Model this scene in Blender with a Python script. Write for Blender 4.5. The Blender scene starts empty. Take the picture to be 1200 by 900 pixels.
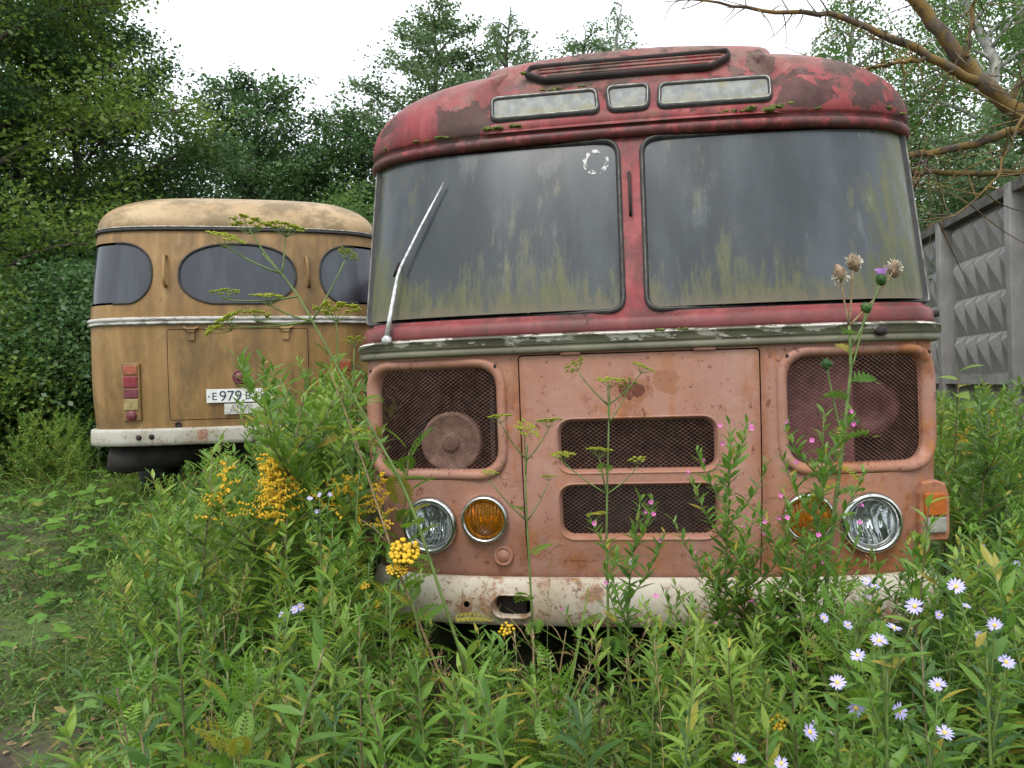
import bpy, bmesh, math, random
import numpy as np
from mathutils import Vector, Matrix, Euler
from mathutils.geometry import delaunay_2d_cdt

R = math.radians
scene = bpy.context.scene
COL = scene.collection

# ------------------------------------------------------------------ camera
cam_d = bpy.data.cameras.new('camera')
cam_d.sensor_width = 36.0
cam_d.lens = 27.9
cam_d.clip_start = 0.05
cam_d.clip_end = 2000
cam = bpy.data.objects.new('camera', cam_d)
COL.objects.link(cam)
cam.matrix_world = Matrix.Translation((0, 0, 1.45)) @ Matrix.Rotation(R(90), 4, 'X') @ Matrix.Rotation(R(-1.5), 4, 'Z')
scene.camera = cam

# ------------------------------------------------------------------ sky (overcast) and sun
SUN_EL, SUN_AZ = 55.0, 200.0
world = bpy.data.worlds.new('World')
scene.world = world
world.use_nodes = True
wn = world.node_tree
wn.nodes.clear()
w_out = wn.nodes.new('ShaderNodeOutputWorld')
w_bg = wn.nodes.new('ShaderNodeBackground')
w_sky = wn.nodes.new('ShaderNodeTexSky')
w_sky.sky_type = 'NISHITA'
w_sky.sun_disc = False
w_sky.sun_elevation = R(SUN_EL)
w_sky.sun_rotation = R(SUN_AZ)
w_sky.dust_density = 4.0
w_mix = wn.nodes.new('ShaderNodeMix')
w_mix.data_type = 'RGBA'
w_mix.inputs['Factor'].default_value = 0.86
w_mix.inputs['B'].default_value = (8.2, 8.6, 9.0, 1)      # even white cloud cover
wn.links.new(w_sky.outputs[0], w_mix.inputs['A'])
wn.links.new(w_mix.outputs['Result'], w_bg.inputs['Color'])
w_bg.inputs['Strength'].default_value = 0.13
wn.links.new(w_bg.outputs[0], w_out.inputs['Surface'])

sun_d = bpy.data.lights.new('sun', 'SUN')
sun_d.energy = 1.5
sun_d.angle = R(25)
sun_d.color = (1.0, 0.96, 0.9)
sun = bpy.data.objects.new('sun', sun_d)
COL.objects.link(sun)
sun.location = (0, 0, 30)
_sd = Vector((math.sin(R(SUN_AZ)) * math.cos(R(SUN_EL)), math.cos(R(SUN_AZ)) * math.cos(R(SUN_EL)), math.sin(R(SUN_EL))))
sun.rotation_euler = (-_sd).to_track_quat('-Z', 'Y').to_euler()

scene.view_settings.view_transform = 'Standard'
scene.view_settings.look = 'None'
scene.view_settings.gamma = 1.0
scene.view_settings.exposure = 0.78
scene.render.engine = 'CYCLES'
scene.cycles.use_denoising = True
scene.cycles.max_bounces = 8
scene.cycles.diffuse_bounces = 3
scene.cycles.glossy_bounces = 3
scene.cycles.transparent_max_bounces = 16
scene.cycles.use_adaptive_sampling = True
scene.cycles.adaptive_threshold = 0.02

# ================================================================== node helper
class G:
    def __init__(self, name):
        self.m = bpy.data.materials.new(name)
        self.m.use_nodes = True
        self.t = self.m.node_tree
        self.t.nodes.clear()
        self.out = self.t.nodes.new('ShaderNodeOutputMaterial')
        self._tc = None
    def put(self, sock, v):
        if isinstance(v, bpy.types.NodeSocket):
            self.t.links.new(v, sock)
        elif isinstance(v, (tuple, list)):
            n = len(sock.default_value)
            v = tuple(v)
            if n == 4 and len(v) == 3:
                v = v + (1.0,)
            sock.default_value = v
        else:
            sock.default_value = v
    def node(self, typ, props=None, **ins):
        nd = self.t.nodes.new(typ)
        for k, v in (props or {}).items():
            setattr(nd, k, v)
        for k, v in ins.items():
            self.put(nd.inputs[k.replace('_', ' ')], v)
        return nd
    def co(self):
        if self._tc is None:
            self._tc = self.t.nodes.new('ShaderNodeTexCoord').outputs['Object']
        return self._tc
    def map(self, scale=(1, 1, 1), loc=(0, 0, 0), vec=None):
        return self.node('ShaderNodeMapping', None, Vector=vec or self.co(), Scale=scale, Location=loc).outputs[0]
    def noise(self, scale=5.0, detail=4.0, rough=0.55, vec=None, dist=0.0):
        return self.node('ShaderNodeTexNoise', None, Vector=vec or self.co(), Scale=scale, Detail=detail,
                         Roughness=rough, Distortion=dist).outputs[0]
    def vor(self, scale=5.0, vec=None, feature='F1'):
        return self.node('ShaderNodeTexVoronoi', {'feature': feature}, Vector=vec or self.co(), Scale=scale).outputs[0]
    def mth(self, op, a, b=0.0, clamp=False):
        nd = self.t.nodes.new('ShaderNodeMath')
        nd.operation = op
        nd.use_clamp = clamp
        self.put(nd.inputs[0], a)
        self.put(nd.inputs[1], b)
        return nd.outputs[0]
    def step(self, v, lo, hi):
        nd = self.t.nodes.new('ShaderNodeMapRange')
        nd.interpolation_type = 'SMOOTHSTEP'
        self.put(nd.inputs['Value'], v)
        nd.inputs['From Min'].default_value = lo
        nd.inputs['From Max'].default_value = hi
        return nd.outputs[0]
    def mix(self, f, a, b, blend='MIX'):
        nd = self.t.nodes.new('ShaderNodeMix')
        nd.data_type = 'RGBA'
        nd.blend_type = blend
        self.put(nd.inputs['Factor'], f)
        self.put(nd.inputs['A'], a)
        self.put(nd.inputs['B'], b)
        return nd.outputs['Result']
    def xyz(self):
        s = self.t.nodes.new('ShaderNodeSeparateXYZ')
        self.t.links.new(self.co(), s.inputs[0])
        return s.outputs
    def bump(self, h, strength=0.3, dist=0.01):
        return self.node('ShaderNodeBump', None, Height=h, Strength=strength, Distance=dist).outputs[0]
    def bsdf(self, color, rough=0.5, normal=None, **kw):
        nd = self.t.nodes.new('ShaderNodeBsdfPrincipled')
        self.put(nd.inputs['Base Color'], color)
        self.put(nd.inputs['Roughness'], rough)
        if normal is not None:
            self.t.links.new(normal, nd.inputs['Normal'])
        for k, v in kw.items():
            self.put(nd.inputs[k.replace('_', ' ')], v)
        return nd.outputs[0]
    def done(self, shader):
        self.t.links.new(shader, self.out.inputs['Surface'])
        return self.m

def simple(name, col, rough=0.6, metal=0.0, var=0.25, scale=20.0, bump=0.0):
    g = G(name)
    n = g.noise(scale, 5)
    dark = tuple(c * (1 - var) for c in col)
    lite = tuple(min(1, c * (1 + var)) for c in col)
    c = g.mix(g.step(n, .3, .7), dark, lite)
    nm = g.bump(n, bump, 0.01) if bump else None
    return g.done(g.bsdf(c, rough, nm, Metallic=metal))

M = {}
# ---------------------------------------------------------------- red bus paint
def make_red_paint():
    g = G('weathered_red_paint')
    x, y, z = g.xyz()
    streak = g.noise(1.0, 5, .6, g.map((14, 14, 1.1)))
    big = g.noise(1.7, 5, .6)
    fine = g.noise(16, 6, .65)
    med = g.noise(5, 7, .7, g.map((1, 1, .6), (2, 5, 3)))
    peel0 = g.noise(4.5, 8, .62, g.map((1, 1, 1), (1.3, 6.1, 2.2)), .8)
    def spot(cx, cz, rx, rz):
        dx = g.mth('MULTIPLY', g.mth('SUBTRACT', x, cx), 1 / rx)
        dz = g.mth('MULTIPLY', g.mth('SUBTRACT', z, cz), 1 / rz)
        d = g.mth('SQRT', g.mth('ADD', g.mth('MULTIPLY', dx, dx), g.mth('MULTIPLY', dz, dz)))
        return g.step(g.mth('ADD', d, g.mth('MULTIPLY', g.mth('SUBTRACT', peel0, .5), 5.0)), 1.02, .92)
    # lower half: faded salmon primer with rust
    lo = g.mix(g.step(big, .35, .65), (.290, .138, .090), (.318, .172, .134))
    lo = g.mix(g.mth('MULTIPLY', g.step(streak, .42, .7), .45), lo, (.27, .125, .092))
    lo = g.mix(g.mth('MULTIPLY', g.step(med, .48, .66), .45), lo, (.33, .155, .08))
    low = g.step(z, 1.05, .6)
    right = g.mth('MULTIPLY', g.step(x, .35, 1.0), .12)
    rn = g.noise(3.2, 8, .68, g.map((1, 1, .75), (3.1, 0, .7)))
    rv = g.mth('ADD', g.mth('ADD', rn, g.mth('MULTIPLY', low, .10)), right)
    rust = g.step(rv, .56, .70)
    rustc = g.mix(g.step(fine, .35, .65), (.17, .058, .024), (.33, .13, .045))
    lo = g.mix(g.mth('MULTIPLY', rust, .85), lo, rustc)
    spk = g.step(g.noise(55, 3, .6), .65, .70)
    lo = g.mix(g.mth('MULTIPLY', spk, .85), lo, (.11, .036, .018))
    spk2 = g.mth('MULTIPLY', g.step(g.noise(22, 5, .7, g.map((1, 1, .8), (5, 2, 1))), .60, .66), g.step(big, .40, .56))
    lo = g.mix(g.mth('MULTIPLY', spk2, .9), lo, (.12, .042, .02))
    lo = g.mix(g.mth('MULTIPLY', g.step(g.mth('ADD', z, g.mth('MULTIPLY', med, -.12)), 1.47, 1.56), .35), lo, (.20, .10, .075))
    hole = spot(.0, 1.415, .055, .03)
    lo = g.mix(g.mth('MULTIPLY', g.step(spot(.0, 1.415, .10, .055), 0, 1), .6), lo, (.22, .085, .035))
    lo = g.mix(g.mth('MULTIPLY', hole, .9), lo, (.09, .022, .014))
    ax = g.mth('ABSOLUTE', g.mth('SUBTRACT', g.mth('ABSOLUTE', x), .490))
    seam = g.mth('MULTIPLY', g.step(g.mth('ADD', ax, g.mth('MULTIPLY', fine, .05)), .075, .02), g.step(med, .36, .58))
    lo = g.mix(g.mth('MULTIPLY', seam, .75), lo, (.20, .075, .030))
    runs = g.mth('MULTIPLY', g.step(g.noise(1.0, 7, .7, g.map((26, 26, 1.6), (4, 4, 4))), .55, .66), g.step(g.mth('ADD', med, right), .44, .60))
    lo = g.mix(g.mth('MULTIPLY', runs, .65), lo, (.30, .115, .042))
    chalk = g.mth('MULTIPLY', g.step(g.noise(6, 8, .75, g.map((1, 1, 1), (9, 9, 2))), .52, .66), .5)
    lo = g.mix(chalk, lo, (.37, .225, .175))
    # upper half: chalky red with peeled dark patches, grime and algae
    up = g.mix(g.step(big, .3, .7), (.190, .022, .027), (.285, .060, .062))
    up = g.mix(g.mth('MULTIPLY', g.step(streak, .46, .72), .5), up, (.36, .11, .10))
    up = g.mix(g.mth('MULTIPLY', g.step(med, .46, .64), .7), up, (.105, .018, .021))
    peel = g.noise(2.6, 9, .62, g.map((1, 1, 1), (7.3, 1.1, 4.2)), .6)
    hi = g.mth('MULTIPLY', g.step(z, 2.50, 2.64), .062)
    pm = g.step(g.mth('ADD', peel, hi), .60, .622)
    for q in ((-.74, 2.62, .12, .07), (.70, 2.64, .12, .08), (1.02, 2.63, .06, .06), (.93, 2.80, .06, .05), (.58, 2.86, .05, .07), (1.16, 2.60, .05, .04)):
        pm = g.mth('MAXIMUM', pm, spot(*q))
    up = g.mix(g.mth('MULTIPLY', pm, .92), up, g.mix(g.step(fine, .3, .7), (.045, .026, .026), (.10, .055, .05)))
    gr = g.step(g.noise(5, 7, .7, g.map((1, 1, .5), (1, 9, 2))), .50, .70)
    up = g.mix(g.mth('MULTIPLY', gr, .65), up, (.06, .036, .022))
    topdirt = g.mth('MULTIPLY', g.step(z, 2.66, 2.92), g.step(fine, .34, .56))
    up = g.mix(g.mth('MULTIPLY', topdirt, .6), up, (.17, .125, .095))
    drip = g.mth('MULTIPLY', g.step(g.noise(1.0, 6, .7, g.map((30, 30, .9), (3, 3, 3))), .52, .66), g.step(med, .40, .60))
    up = g.mix(g.mth('MULTIPLY', drip, .45), up, (.055, .03, .022))
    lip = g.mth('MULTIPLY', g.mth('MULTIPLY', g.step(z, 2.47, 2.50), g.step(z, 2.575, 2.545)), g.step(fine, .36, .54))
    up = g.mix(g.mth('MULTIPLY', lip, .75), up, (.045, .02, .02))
    soot = g.mth('MULTIPLY', g.step(g.noise(7, 8, .75, g.map((1, 1, .8), (2, 8, 6))), .47, .62), g.step(g.noise(1.4, 4, .6, g.map((1, 1, 1), (5, 1, 1))), .36, .62))
    up = g.mix(g.mth('MULTIPLY', soot, .7), up, (.055, .042, .036))
    algae = g.mth('MULTIPLY', g.step(g.noise(10, 7, .75, g.map((1, 1, .7), (3, 4, 6))), .57, .68), .55)
    up = g.mix(algae, up, (.085, .075, .026))
    scr = g.step(g.noise(1.0, 6, .7, g.map((60, 60, 6))), .67, .72)
    up = g.mix(g.mth('MULTIPLY', scr, .55), up, (.45, .24, .21))
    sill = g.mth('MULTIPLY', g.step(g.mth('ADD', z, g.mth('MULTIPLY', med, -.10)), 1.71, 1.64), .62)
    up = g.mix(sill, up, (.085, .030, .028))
    c = g.mix(g.step(z, 1.60, 1.64), lo, up)
    h = g.mth('ADD', g.mth('MULTIPLY', fine, .4), g.mth('MULTIPLY', pm, -.7))
    h = g.mth('ADD', h, g.mth('MULTIPLY', big, 2.4))
    rough = g.mth('ADD', .5, g.mth('MULTIPLY', g.mth('MAXIMUM', rust, pm), .3))
    return g.done(g.bsdf(c, rough, g.bump(h, .4, .012), Specular_IOR_Level=.3))
M['red'] = make_red_paint()

def make_yellow_paint():
    g = G('weathered_yellow_paint')
    x, y, z = g.xyz()
    big = g.noise(1.6, 5, .6)
    streak = g.noise(1.0, 5, .6, g.map((10, 10, .8), (2, 1, 0)))
    fine = g.noise(18, 6, .65)
    c = g.mix(g.step(big, .3, .7), (.200, .112, .034), (.255, .152, .054))
    c = g.mix(g.mth('MULTIPLY', g.step(streak, .45, .75), .8), c, (.115, .066, .026))
    c = g.mix(g.mth('MULTIPLY', g.step(streak, .5, .3), .35), c, (.38, .25, .12))
    low = g.step(z, 1.1, .75)
    c = g.mix(g.mth('MULTIPLY', g.mth('MULTIPLY', low, g.step(fine, .35, .65)), .5), c, (.14, .09, .035))
    roof = g.step(z, 2.42, 2.46)
    pale = g.mix(g.step(big, .35, .65), (.30, .205, .105), (.38, .275, .155))
    mold = g.step(g.noise(3.0, 8, .72, g.map((1, 1, 1.2), (4, 4, 1))), .45, .62)
    rc = g.mix(g.mth('MULTIPLY', mold, .75), pale, (.12, .085, .035))
    dirt = g.mth('MULTIPLY', g.step(g.noise(4, 7, .7, g.map((1, 1, .45), (8, 1, 3))), .45, .66), .75)
    c = g.mix(dirt, c, (.10, .062, .024))
    c = g.mix(roof, c, rc)
    rst = g.step(g.noise(9, 7, .7, g.map((1, 1, .7), (1, 3, 7))), .64, .7)
    c = g.mix(g.mth('MULTIPLY', rst, .7), c, (.16, .06, .02))
    return g.done(g.bsdf(c, .5, g.bump(g.mth('ADD', big, g.mth('MULTIPLY', fine, .15)), .3, .012), Specular_IOR_Level=.35))
M['yellow'] = make_yellow_paint()

def make_windshield_glass():
    g = G('grimy_windshield_glass')
    x, y, z = g.xyz()
    st = g.noise(1.0, 4, .55, g.map((4.2, 4.2, .8)))
    st2 = g.noise(1.0, 7, .7, g.map((24, 24, 1.3), (3, 1, 5)))
    bl = g.noise(2.6, 6, .62, g.map((1, 1, .7), (6, 2, 9)))
    c = g.mix(g.step(st, .35, .65), (.030, .036, .041), (.060, .070, .078))
    # dried grey runs
    run = g.mth('MULTIPLY', g.step(g.noise(1.0, 6, .62, g.map((7.5, 7.5, .75), (1, 7, 2))), .56, .62), g.step(bl, .42, .56))
    c = g.mix(g.mth('MULTIPLY', run, .55), c, (.105, .118, .118))
    # algae: streaky patches, thicker low down and towards the outer edges
    edge = g.mth('MULTIPLY', g.step(g.mth('ABSOLUTE', x), .80, 1.2), .13)
    lowz = g.mth('MULTIPLY', g.step(z, 2.10, 1.74), .16)
    al = g.mth('ADD', g.mth('ADD', g.mth('MULTIPLY', bl, .55), g.mth('MULTIPLY', st2, .45)), g.mth('ADD', edge, lowz))
    olive = g.step(al, .53, .70)
    c = g.mix(g.mth('MULTIPLY', olive, .85), c, g.mix(g.step(st2, .35, .65), (.050, .055, .020), (.098, .100, .034)))
    crust = g.step(g.mth('ADD', z, g.mth('MULTIPLY', st2, -.16)), 1.745, 1.67)
    c = g.mix(g.mth('MULTIPLY', crust, .8), c, (.105, .085, .055))
    mk = g.mth('MULTIPLY', g.step(st2, .60, .70), g.step(g.noise(2.2, 4, .6), .5, .62))
    c = g.mix(g.mth('MULTIPLY', mk, .5), c, (.17, .185, .18))
    dst = g.step(g.noise(70, 4, .65), .5, .75)
    c = g.mix(g.mth('MULTIPLY', dst, .4), c, (.030, .032, .024))
    ro = g.mth('ADD', .20, g.mth('MULTIPLY', olive, .35))
    return g.done(g.bsdf(c, ro, g.bump(st2, .06, .004), Specular_IOR_Level=.38))
M['wglass'] = make_windshield_glass()

def make_route_glass():
    g = G('milky_route_glass')
    x, y, z = g.xyz()
    st = g.noise(1.0, 5, .6, g.map((26, 26, 3)))
    bl = g.noise(9, 6, .65, g.map((1, 1, .8)))
    c = g.mix(g.step(st, .35, .65), (.12, .13, .13), (.20, .205, .185))
    bot = g.step(g.mth('ADD', z, g.mth('MULTIPLY', bl, .22)), 2.80, 2.70)
    c = g.mix(g.mth('MULTIPLY', bot, .85), c, (.155, .14, .045))
    c = g.mix(g.mth('MULTIPLY', g.step(bl, .55, .66), .6), c, (.15, .13, .04))
    return g.done(g.bsdf(c, .3))
M['rglass'] = make_route_glass()

def make_dark_glass():
    g = G('dusty_dark_glass')
    st = g.noise(1.0, 5, .6, g.map((6, 6, .9)))
    c = g.mix(g.step(st, .35, .7), (.014, .018, .025), (.036, .043, .054))
    return g.done(g.bsdf(c, .16, None, Specular_IOR_Level=.6))
M['dglass'] = make_dark_glass()

M['rubber'] = simple('old_black_rubber', (.022, .021, .02), .7, 0, .4, 40)
M['trim'] = simple('dull_metal_trim', (.32, .31, .28), .45, .6, .4, 30)
M['old_trim'] = simple('tarnished_trim', (.13, .125, .11), .6, .2, .7, 14)
M['chrome'] = simple('pitted_chrome', (.50, .50, .49), .22, 1.0, .22, 60)
M['steel'] = simple('worn_silver_steel', (.48, .48, .47), .38, .7, .3, 50)
M['dark'] = simple('dark_underside', (.018, .016, .014), .85, 0, .4, 10)
M['innard'] = simple('dark_rusty_interior', (.018, .010, .009), .8, 0, .5, 9)
M['maroon'] = simple('maroon_inner_housing', (.085, .026, .028), .7, 0, .4, 9)
M['disc'] = simple('rusted_horn_disc', (.13, .075, .055), .75, 0, .35, 26, .3)
M['mesh'] = simple('rusty_pink_wire', (.34, .175, .135), .7, 0, .4, 30)
M['tyre'] = simple('perished_tyre_rubber', (.02, .02, .02), .9, 0, .3, 25, .3)
M['moss'] = simple('green_moss', (.085, .105, .018), .95, 0, .55, 70, .8)

def make_belt(name, base, flake, lo, hi):
    g = G(name)
    n = g.noise(11, 7, .65, g.map((.7, .7, 2)))
    b = g.noise(2.5, 4, .6)
    c = g.mix(g.step(b, .35, .65), base, tuple(k * .6 for k in base))
    x, y, z = g.xyz()
    hiz = g.mth('MULTIPLY', g.step(z, 1.60, 1.64), .14)
    f = g.step(g.mth('ADD', n, hiz), lo, hi)
    c = g.mix(f, c, flake)
    d = g.step(g.noise(14, 6, .7, g.map((1, 1, 1), (4, 1, 3))), .58, .68)
    c = g.mix(g.mth('MULTIPLY', d, .8), c, (.05, .045, .03))
    return g.done(g.bsdf(c, .65, g.bump(n, .5, .006)))
M['belt'] = make_belt('mossy_flaking_moulding', (.185, .175, .12), (.62, .58, .52), .64, .69)
M['ybelt'] = make_belt('grey_white_moulding', (.24, .23, .20), (.40, .39, .36), .55, .65)

def make_bumper(name, paint, dirty, rustamt):
    g = G(name)
    n = g.noise(7, 8, .7)
    s = g.noise(45, 4, .65)
    b = g.noise(2.3, 5, .6)
    c = g.mix(g.step(b, .35, .65), paint, dirty)
    r = g.step(g.mth('ADD', n, g.mth('MULTIPLY', g.step(b, .4, .7), .12)), .66 - rustamt, .74 - rustamt)
    sp = g.mth('MULTIPLY', g.step(s, .57, .63), g.step(b, .36, .56))
    c = g.mix(g.mth('MULTIPLY', sp, .85), c, (.13, .05, .025))
    c = g.mix(g.mth('MULTIPLY', r, .85), c, g.mix(g.step(s, .4, .6), (.14, .055, .028), (.32, .15, .07)))
    return g.done(g.bsdf(c, .6, g.bump(n, .4, .006)))
M['bumper'] = make_bumper('chipped_white_bumper', (.50, .46, .38), (.36, .29, .21), .10)
M['ybumper'] = make_bumper('grey_white_bumper', (.38, .37, .32), (.26, .24, .185), .05)

def glassy(name, tint, diffuse, fac=.35, flute=0.0, rough=.06):
    g = G(name)
    nm = None
    if flute:
        w = g.node('ShaderNodeTexWave', {'wave_type': 'BANDS', 'bands_direction': 'X'}, Vector=g.co(), Scale=flute, Distortion=.6, Detail=1.0).outputs[0]
        nm = g.bump(w, .9, .012)
    tr = g.node('ShaderNodeBsdfTransparent', None, Color=tint).outputs[0]
    df = g.bsdf(diffuse, rough, nm, Specular_IOR_Level=.8)
    mx = g.t.nodes.new('ShaderNodeMixShader')
    g.put(mx.inputs[0], fac)
    g.t.links.new(tr, mx.inputs[1])
    g.t.links.new(df, mx.inputs[2])
    return g.done(mx.outputs[0])
M['lens'] = glassy('clear_fluted_lens', (.97, .99, .99), (.22, .25, .25), .14, 14)
def reflector(name, col, sc):
    g = G(name)
    w = g.node('ShaderNodeTexWave', {'wave_type': 'BANDS', 'bands_direction': 'X'}, Vector=g.map((1, 1, .25)), Scale=sc, Distortion=5.0, Detail=3.0).outputs[0]
    n = g.noise(22, 4, .6, g.map((1, 1, .5)))
    c = g.mix(n, tuple(k * .55 for k in col), col)
    return g.done(g.bsdf(c, .10, g.bump(w, .55, .010), Metallic=1.0))
M['reflector'] = reflector('silver_reflector', (.85, .87, .87), 9)
M['amber_reflector'] = reflector('amber_reflector', (.9, .62, .2), 16)
M['amber'] = glassy('amber_fog_lens', (1.0, .60, .05), (.42, .18, .010), .42, 22)
M['orange'] = simple('orange_signal_lens', (.33, .085, .010), .3, 0, .15, 40)
M['whitelens'] = simple('dirty_white_lens', (.24, .235, .20), .4, 0, .2, 25)
M['redlens'] = simple('faded_red_lens', (.17, .012, .022), .35, 0, .25, 30)
M['dimred'] = simple('dull_red_lens', (.12, .022, .032), .45, 0, .25, 30)
M['coral'] = simple('sun_bleached_coral_lens', (.24, .062, .028), .5, 0, .25, 30)
M['cream'] = simple('yellowed_cream_lens', (.25, .19, .075), .5, 0, .25, 30)
M['murk'] = simple('murky_green_lens', (.09, .085, .045), .4, 0, .4, 20)
M['plate'] = simple('dusty_white_plate', (.62, .63, .62), .45, 0, .1, 20)
M['ink'] = simple('dark_blue_plate_ink', (.02, .03, .055), .5, 0, .1, 20)
M['faint'] = simple('faded_grey_lettering', (.28, .28, .27), .6, 0, .3, 60)
M['plate2'] = simple('weathered_lower_plate', (.45, .44, .40), .6, 0, .25, 30)

# ---------------------------------------------------------------- ground, concrete, bark
def make_ground():
    g = G('weedy_soil')
    n = g.noise(.55, 6, .6)
    f = g.noise(7, 8, .7)
    vf = g.noise(60, 5, .7)
    soil = g.mix(g.step(f, .35, .65), (.050, .038, .024), (.115, .088, .058))
    moss = g.mix(g.step(vf, .35, .65), (.045, .080, .014), (.105, .150, .030))
    c = g.mix(g.step(g.mth('ADD', n, g.mth('MULTIPLY', f, .35)), .58, .74), soil, moss)
    return g.done(g.bsdf(c, .95, g.bump(g.mth('ADD', f, g.mth('MULTIPLY', vf, .5)), 1.0, .04)))
M['ground'] = make_ground()

def make_concrete():
    g = G('weathered_concrete')
    n = g.noise(1.6, 8, .65, g.map((1, 1, .6)))
    st = g.noise(1.0, 6, .65, g.map((7, 7, .6)))
    f = g.noise(30, 6, .7)
    c = g.mix(g.step(n, .35, .65), (.20, .195, .185), (.32, .315, .30))
    c = g.mix(g.mth('MULTIPLY', g.step(st, .5, .72), .6), c, (.12, .115, .105))
    c = g.mix(g.mth('MULTIPLY', g.step(f, .55, .7), .35), c, (.38, .37, .35))
    blot = g.step(g.noise(2.4, 7, .7, g.map((1, 1, .5), (7, 3, 1))), .50, .66)
    c = g.mix(g.mth('MULTIPLY', blot, .65), c, (.085, .08, .068))
    return g.done(g.bsdf(c, .85, g.bump(f, .4, .01)))
M['concrete'] = make_concrete()

def make_dark_concrete():
    g = G('mossy_dark_concrete')
    n = g.noise(3, 8, .7)
    c = g.mix(g.step(n, .35, .65), (.055, .052, .046), (.13, .125, .11))
    return g.done(g.bsdf(c, .9, g.bump(n, .5, .01)))
M['dark_concrete'] = make_dark_concrete()

def bark(name, a, b, lichen=None, amt=.5):
    g = G(name)
    n = g.noise(9, 7, .65, g.map((1, 1, .35)))
    c = g.mix(g.step(n, .35, .65), a, b)
    if lichen:
        l = g.step(g.noise(6, 7, .7, g.map((1, 1, 1), (3, 1, 2))), 1 - amt - .06, 1 - amt + .06)
        c = g.mix(l, c, lichen)
    return g.done(g.bsdf(c, .9, g.bump(n, .8, .03)))
M['bark'] = bark('grey_brown_bark', (.035, .028, .022), (.10, .085, .068))
M['birch'] = bark('pale_birch_bark', (.16, .155, .14), (.42, .41, .38))
M['lichen_bark'] = bark('lichen_covered_bark', (.035, .026, .02), (.10, .078, .055), (.15, .095, .022), .50)
M['dry'] = simple('dry_brown_stalk', (.22, .15, .075), .85, 0, .35, 40)

def leaf_mat(name, a, b, c, trans=.38, rough=.42, hi=.92):
    g = G(name)
    at = g.node('ShaderNodeAttribute', {'attribute_name': 'tint'}).outputs['Fac']
    oi = g.t.nodes.new('ShaderNodeObjectInfo').outputs['Random']
    r = g.mth('FRACT', g.mth('ADD', at, oi))
    col = g.mix(r, a, b)
    col = g.mix(g.step(r, hi, hi + .03), col, c)
    n = g.noise(28, 4, .6)
    col = g.mix(g.mth('MULTIPLY', g.step(n, .4, .75), .35), col, tuple(k * .6 for k in a))
    p = g.bsdf(col, rough, None, Specular_IOR_Level=.35)
    tl = g.node('ShaderNodeBsdfTranslucent', None, Color=g.mix(.5, col, tuple(min(1, k * 1.5) for k in b))).outputs[0]
    mx = g.t.nodes.new('ShaderNodeMixShader')
    g.put(mx.inputs[0], trans)
    g.t.links.new(p, mx.inputs[1])
    g.t.links.new(tl, mx.inputs[2])
    return g.done(mx.outputs[0])
YL = (.34, .27, .04)
M['leaf'] = leaf_mat('weed_leaf_green', (.070, .160, .024), (.160, .290, .042), YL)
M['leaf_dark'] = leaf_mat('deep_weed_leaf_green', (.034, .092, .022), (.080, .165, .038), (.10, .16, .03))
M['leaf_under'] = leaf_mat('shaded_mixed_leaf', (.040, .098, .020), (.115, .215, .038), (.22, .17, .05), .3, .5, .88)  # darker copy of the weed leaf; shade of the gaps put into its colour
M['leaf_lime'] = leaf_mat('lime_weed_leaf', (.130, .235, .030), (.240, .350, .058), (.36, .33, .05))
M['leaf_grey'] = leaf_mat('grey_green_willow_leaf', (.095, .185, .040), (.185, .295, .075), (.32, .26, .07))
M['tansy'] = leaf_mat('feathery_leaf_green', (.085, .200, .020), (.190, .320, .035), (.38, .32, .04), hi=.88)
M['broad'] = leaf_mat('broad_leaf_green', (.090, .210, .030), (.165, .310, .050), (.30, .28, .06))
M['grass'] = leaf_mat('grass_green', (.080, .165, .020), (.180, .270, .045), (.30, .25, .10), .3, .5, .86)
M['tree_a'] = leaf_mat('tree_leaf_mid_green', (.070, .130, .022), (.175, .255, .046), (.14, .20, .035), .38)
M['tree_b'] = leaf_mat('tree_leaf_dark_green', (.040, .092, .032), (.092, .180, .056), (.08, .13, .04), .34)
M['tree_c'] = leaf_mat('birch_leaf_green', (0.058, 0.130, 0.031), (0.137, 0.240, 0.058), (.2, .24, .06), .42)
M['tree_d'] = leaf_mat('hazed_far_leaf_green', (.065, .125, .052), (.140, .220, .088), (.10, .15, .05), .36)  # paler leaf green, distance haze mixed into the colour
M['needle'] = leaf_mat('larch_needle_green', (.07, .125, .035), (.12, .19, .05), (.2, .2, .05), .35)
M['stem'] = simple('green_stem', (.10, .15, .035), .6, 0, .3, 20)
M['stem_brown'] = simple('brownish_stem', (.12, .095, .045), .7, 0, .35, 20)
M['umbel'] = leaf_mat('yellow_green_umbel', (.27, .34, .03), (.44, .46, .05), (.42, .36, .08), .4)
M['gold'] = simple('golden_yellow_bloom', (.55, .34, .012), .7, 0, .25, 80)
M['gold_dull'] = simple('dull_yellow_bloom', (.48, .34, .02), .7, 0, .3, 80)
M['petal'] = simple('lilac_white_petal', (.38, .35, .62), .6, 0, .08, 60)
M['petal_core'] = simple('aster_yellow_core', (.60, .42, .08), .8, 0, .3, 80)
M['pink'] = simple('magenta_pink_petal', (.58, .13, .40), .6, 0, .15, 60)
M['purple'] = simple('thistle_purple', (.42, .20, .55), .8, 0, .25, 90)
M['fluff'] = simple('white_thistle_fluff', (.42, .37, .30), .95, 0, .2, 70)
M['drybract'] = simple('dry_brown_bract', (.20, .135, .085), .9, 0, .45, 60)

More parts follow.
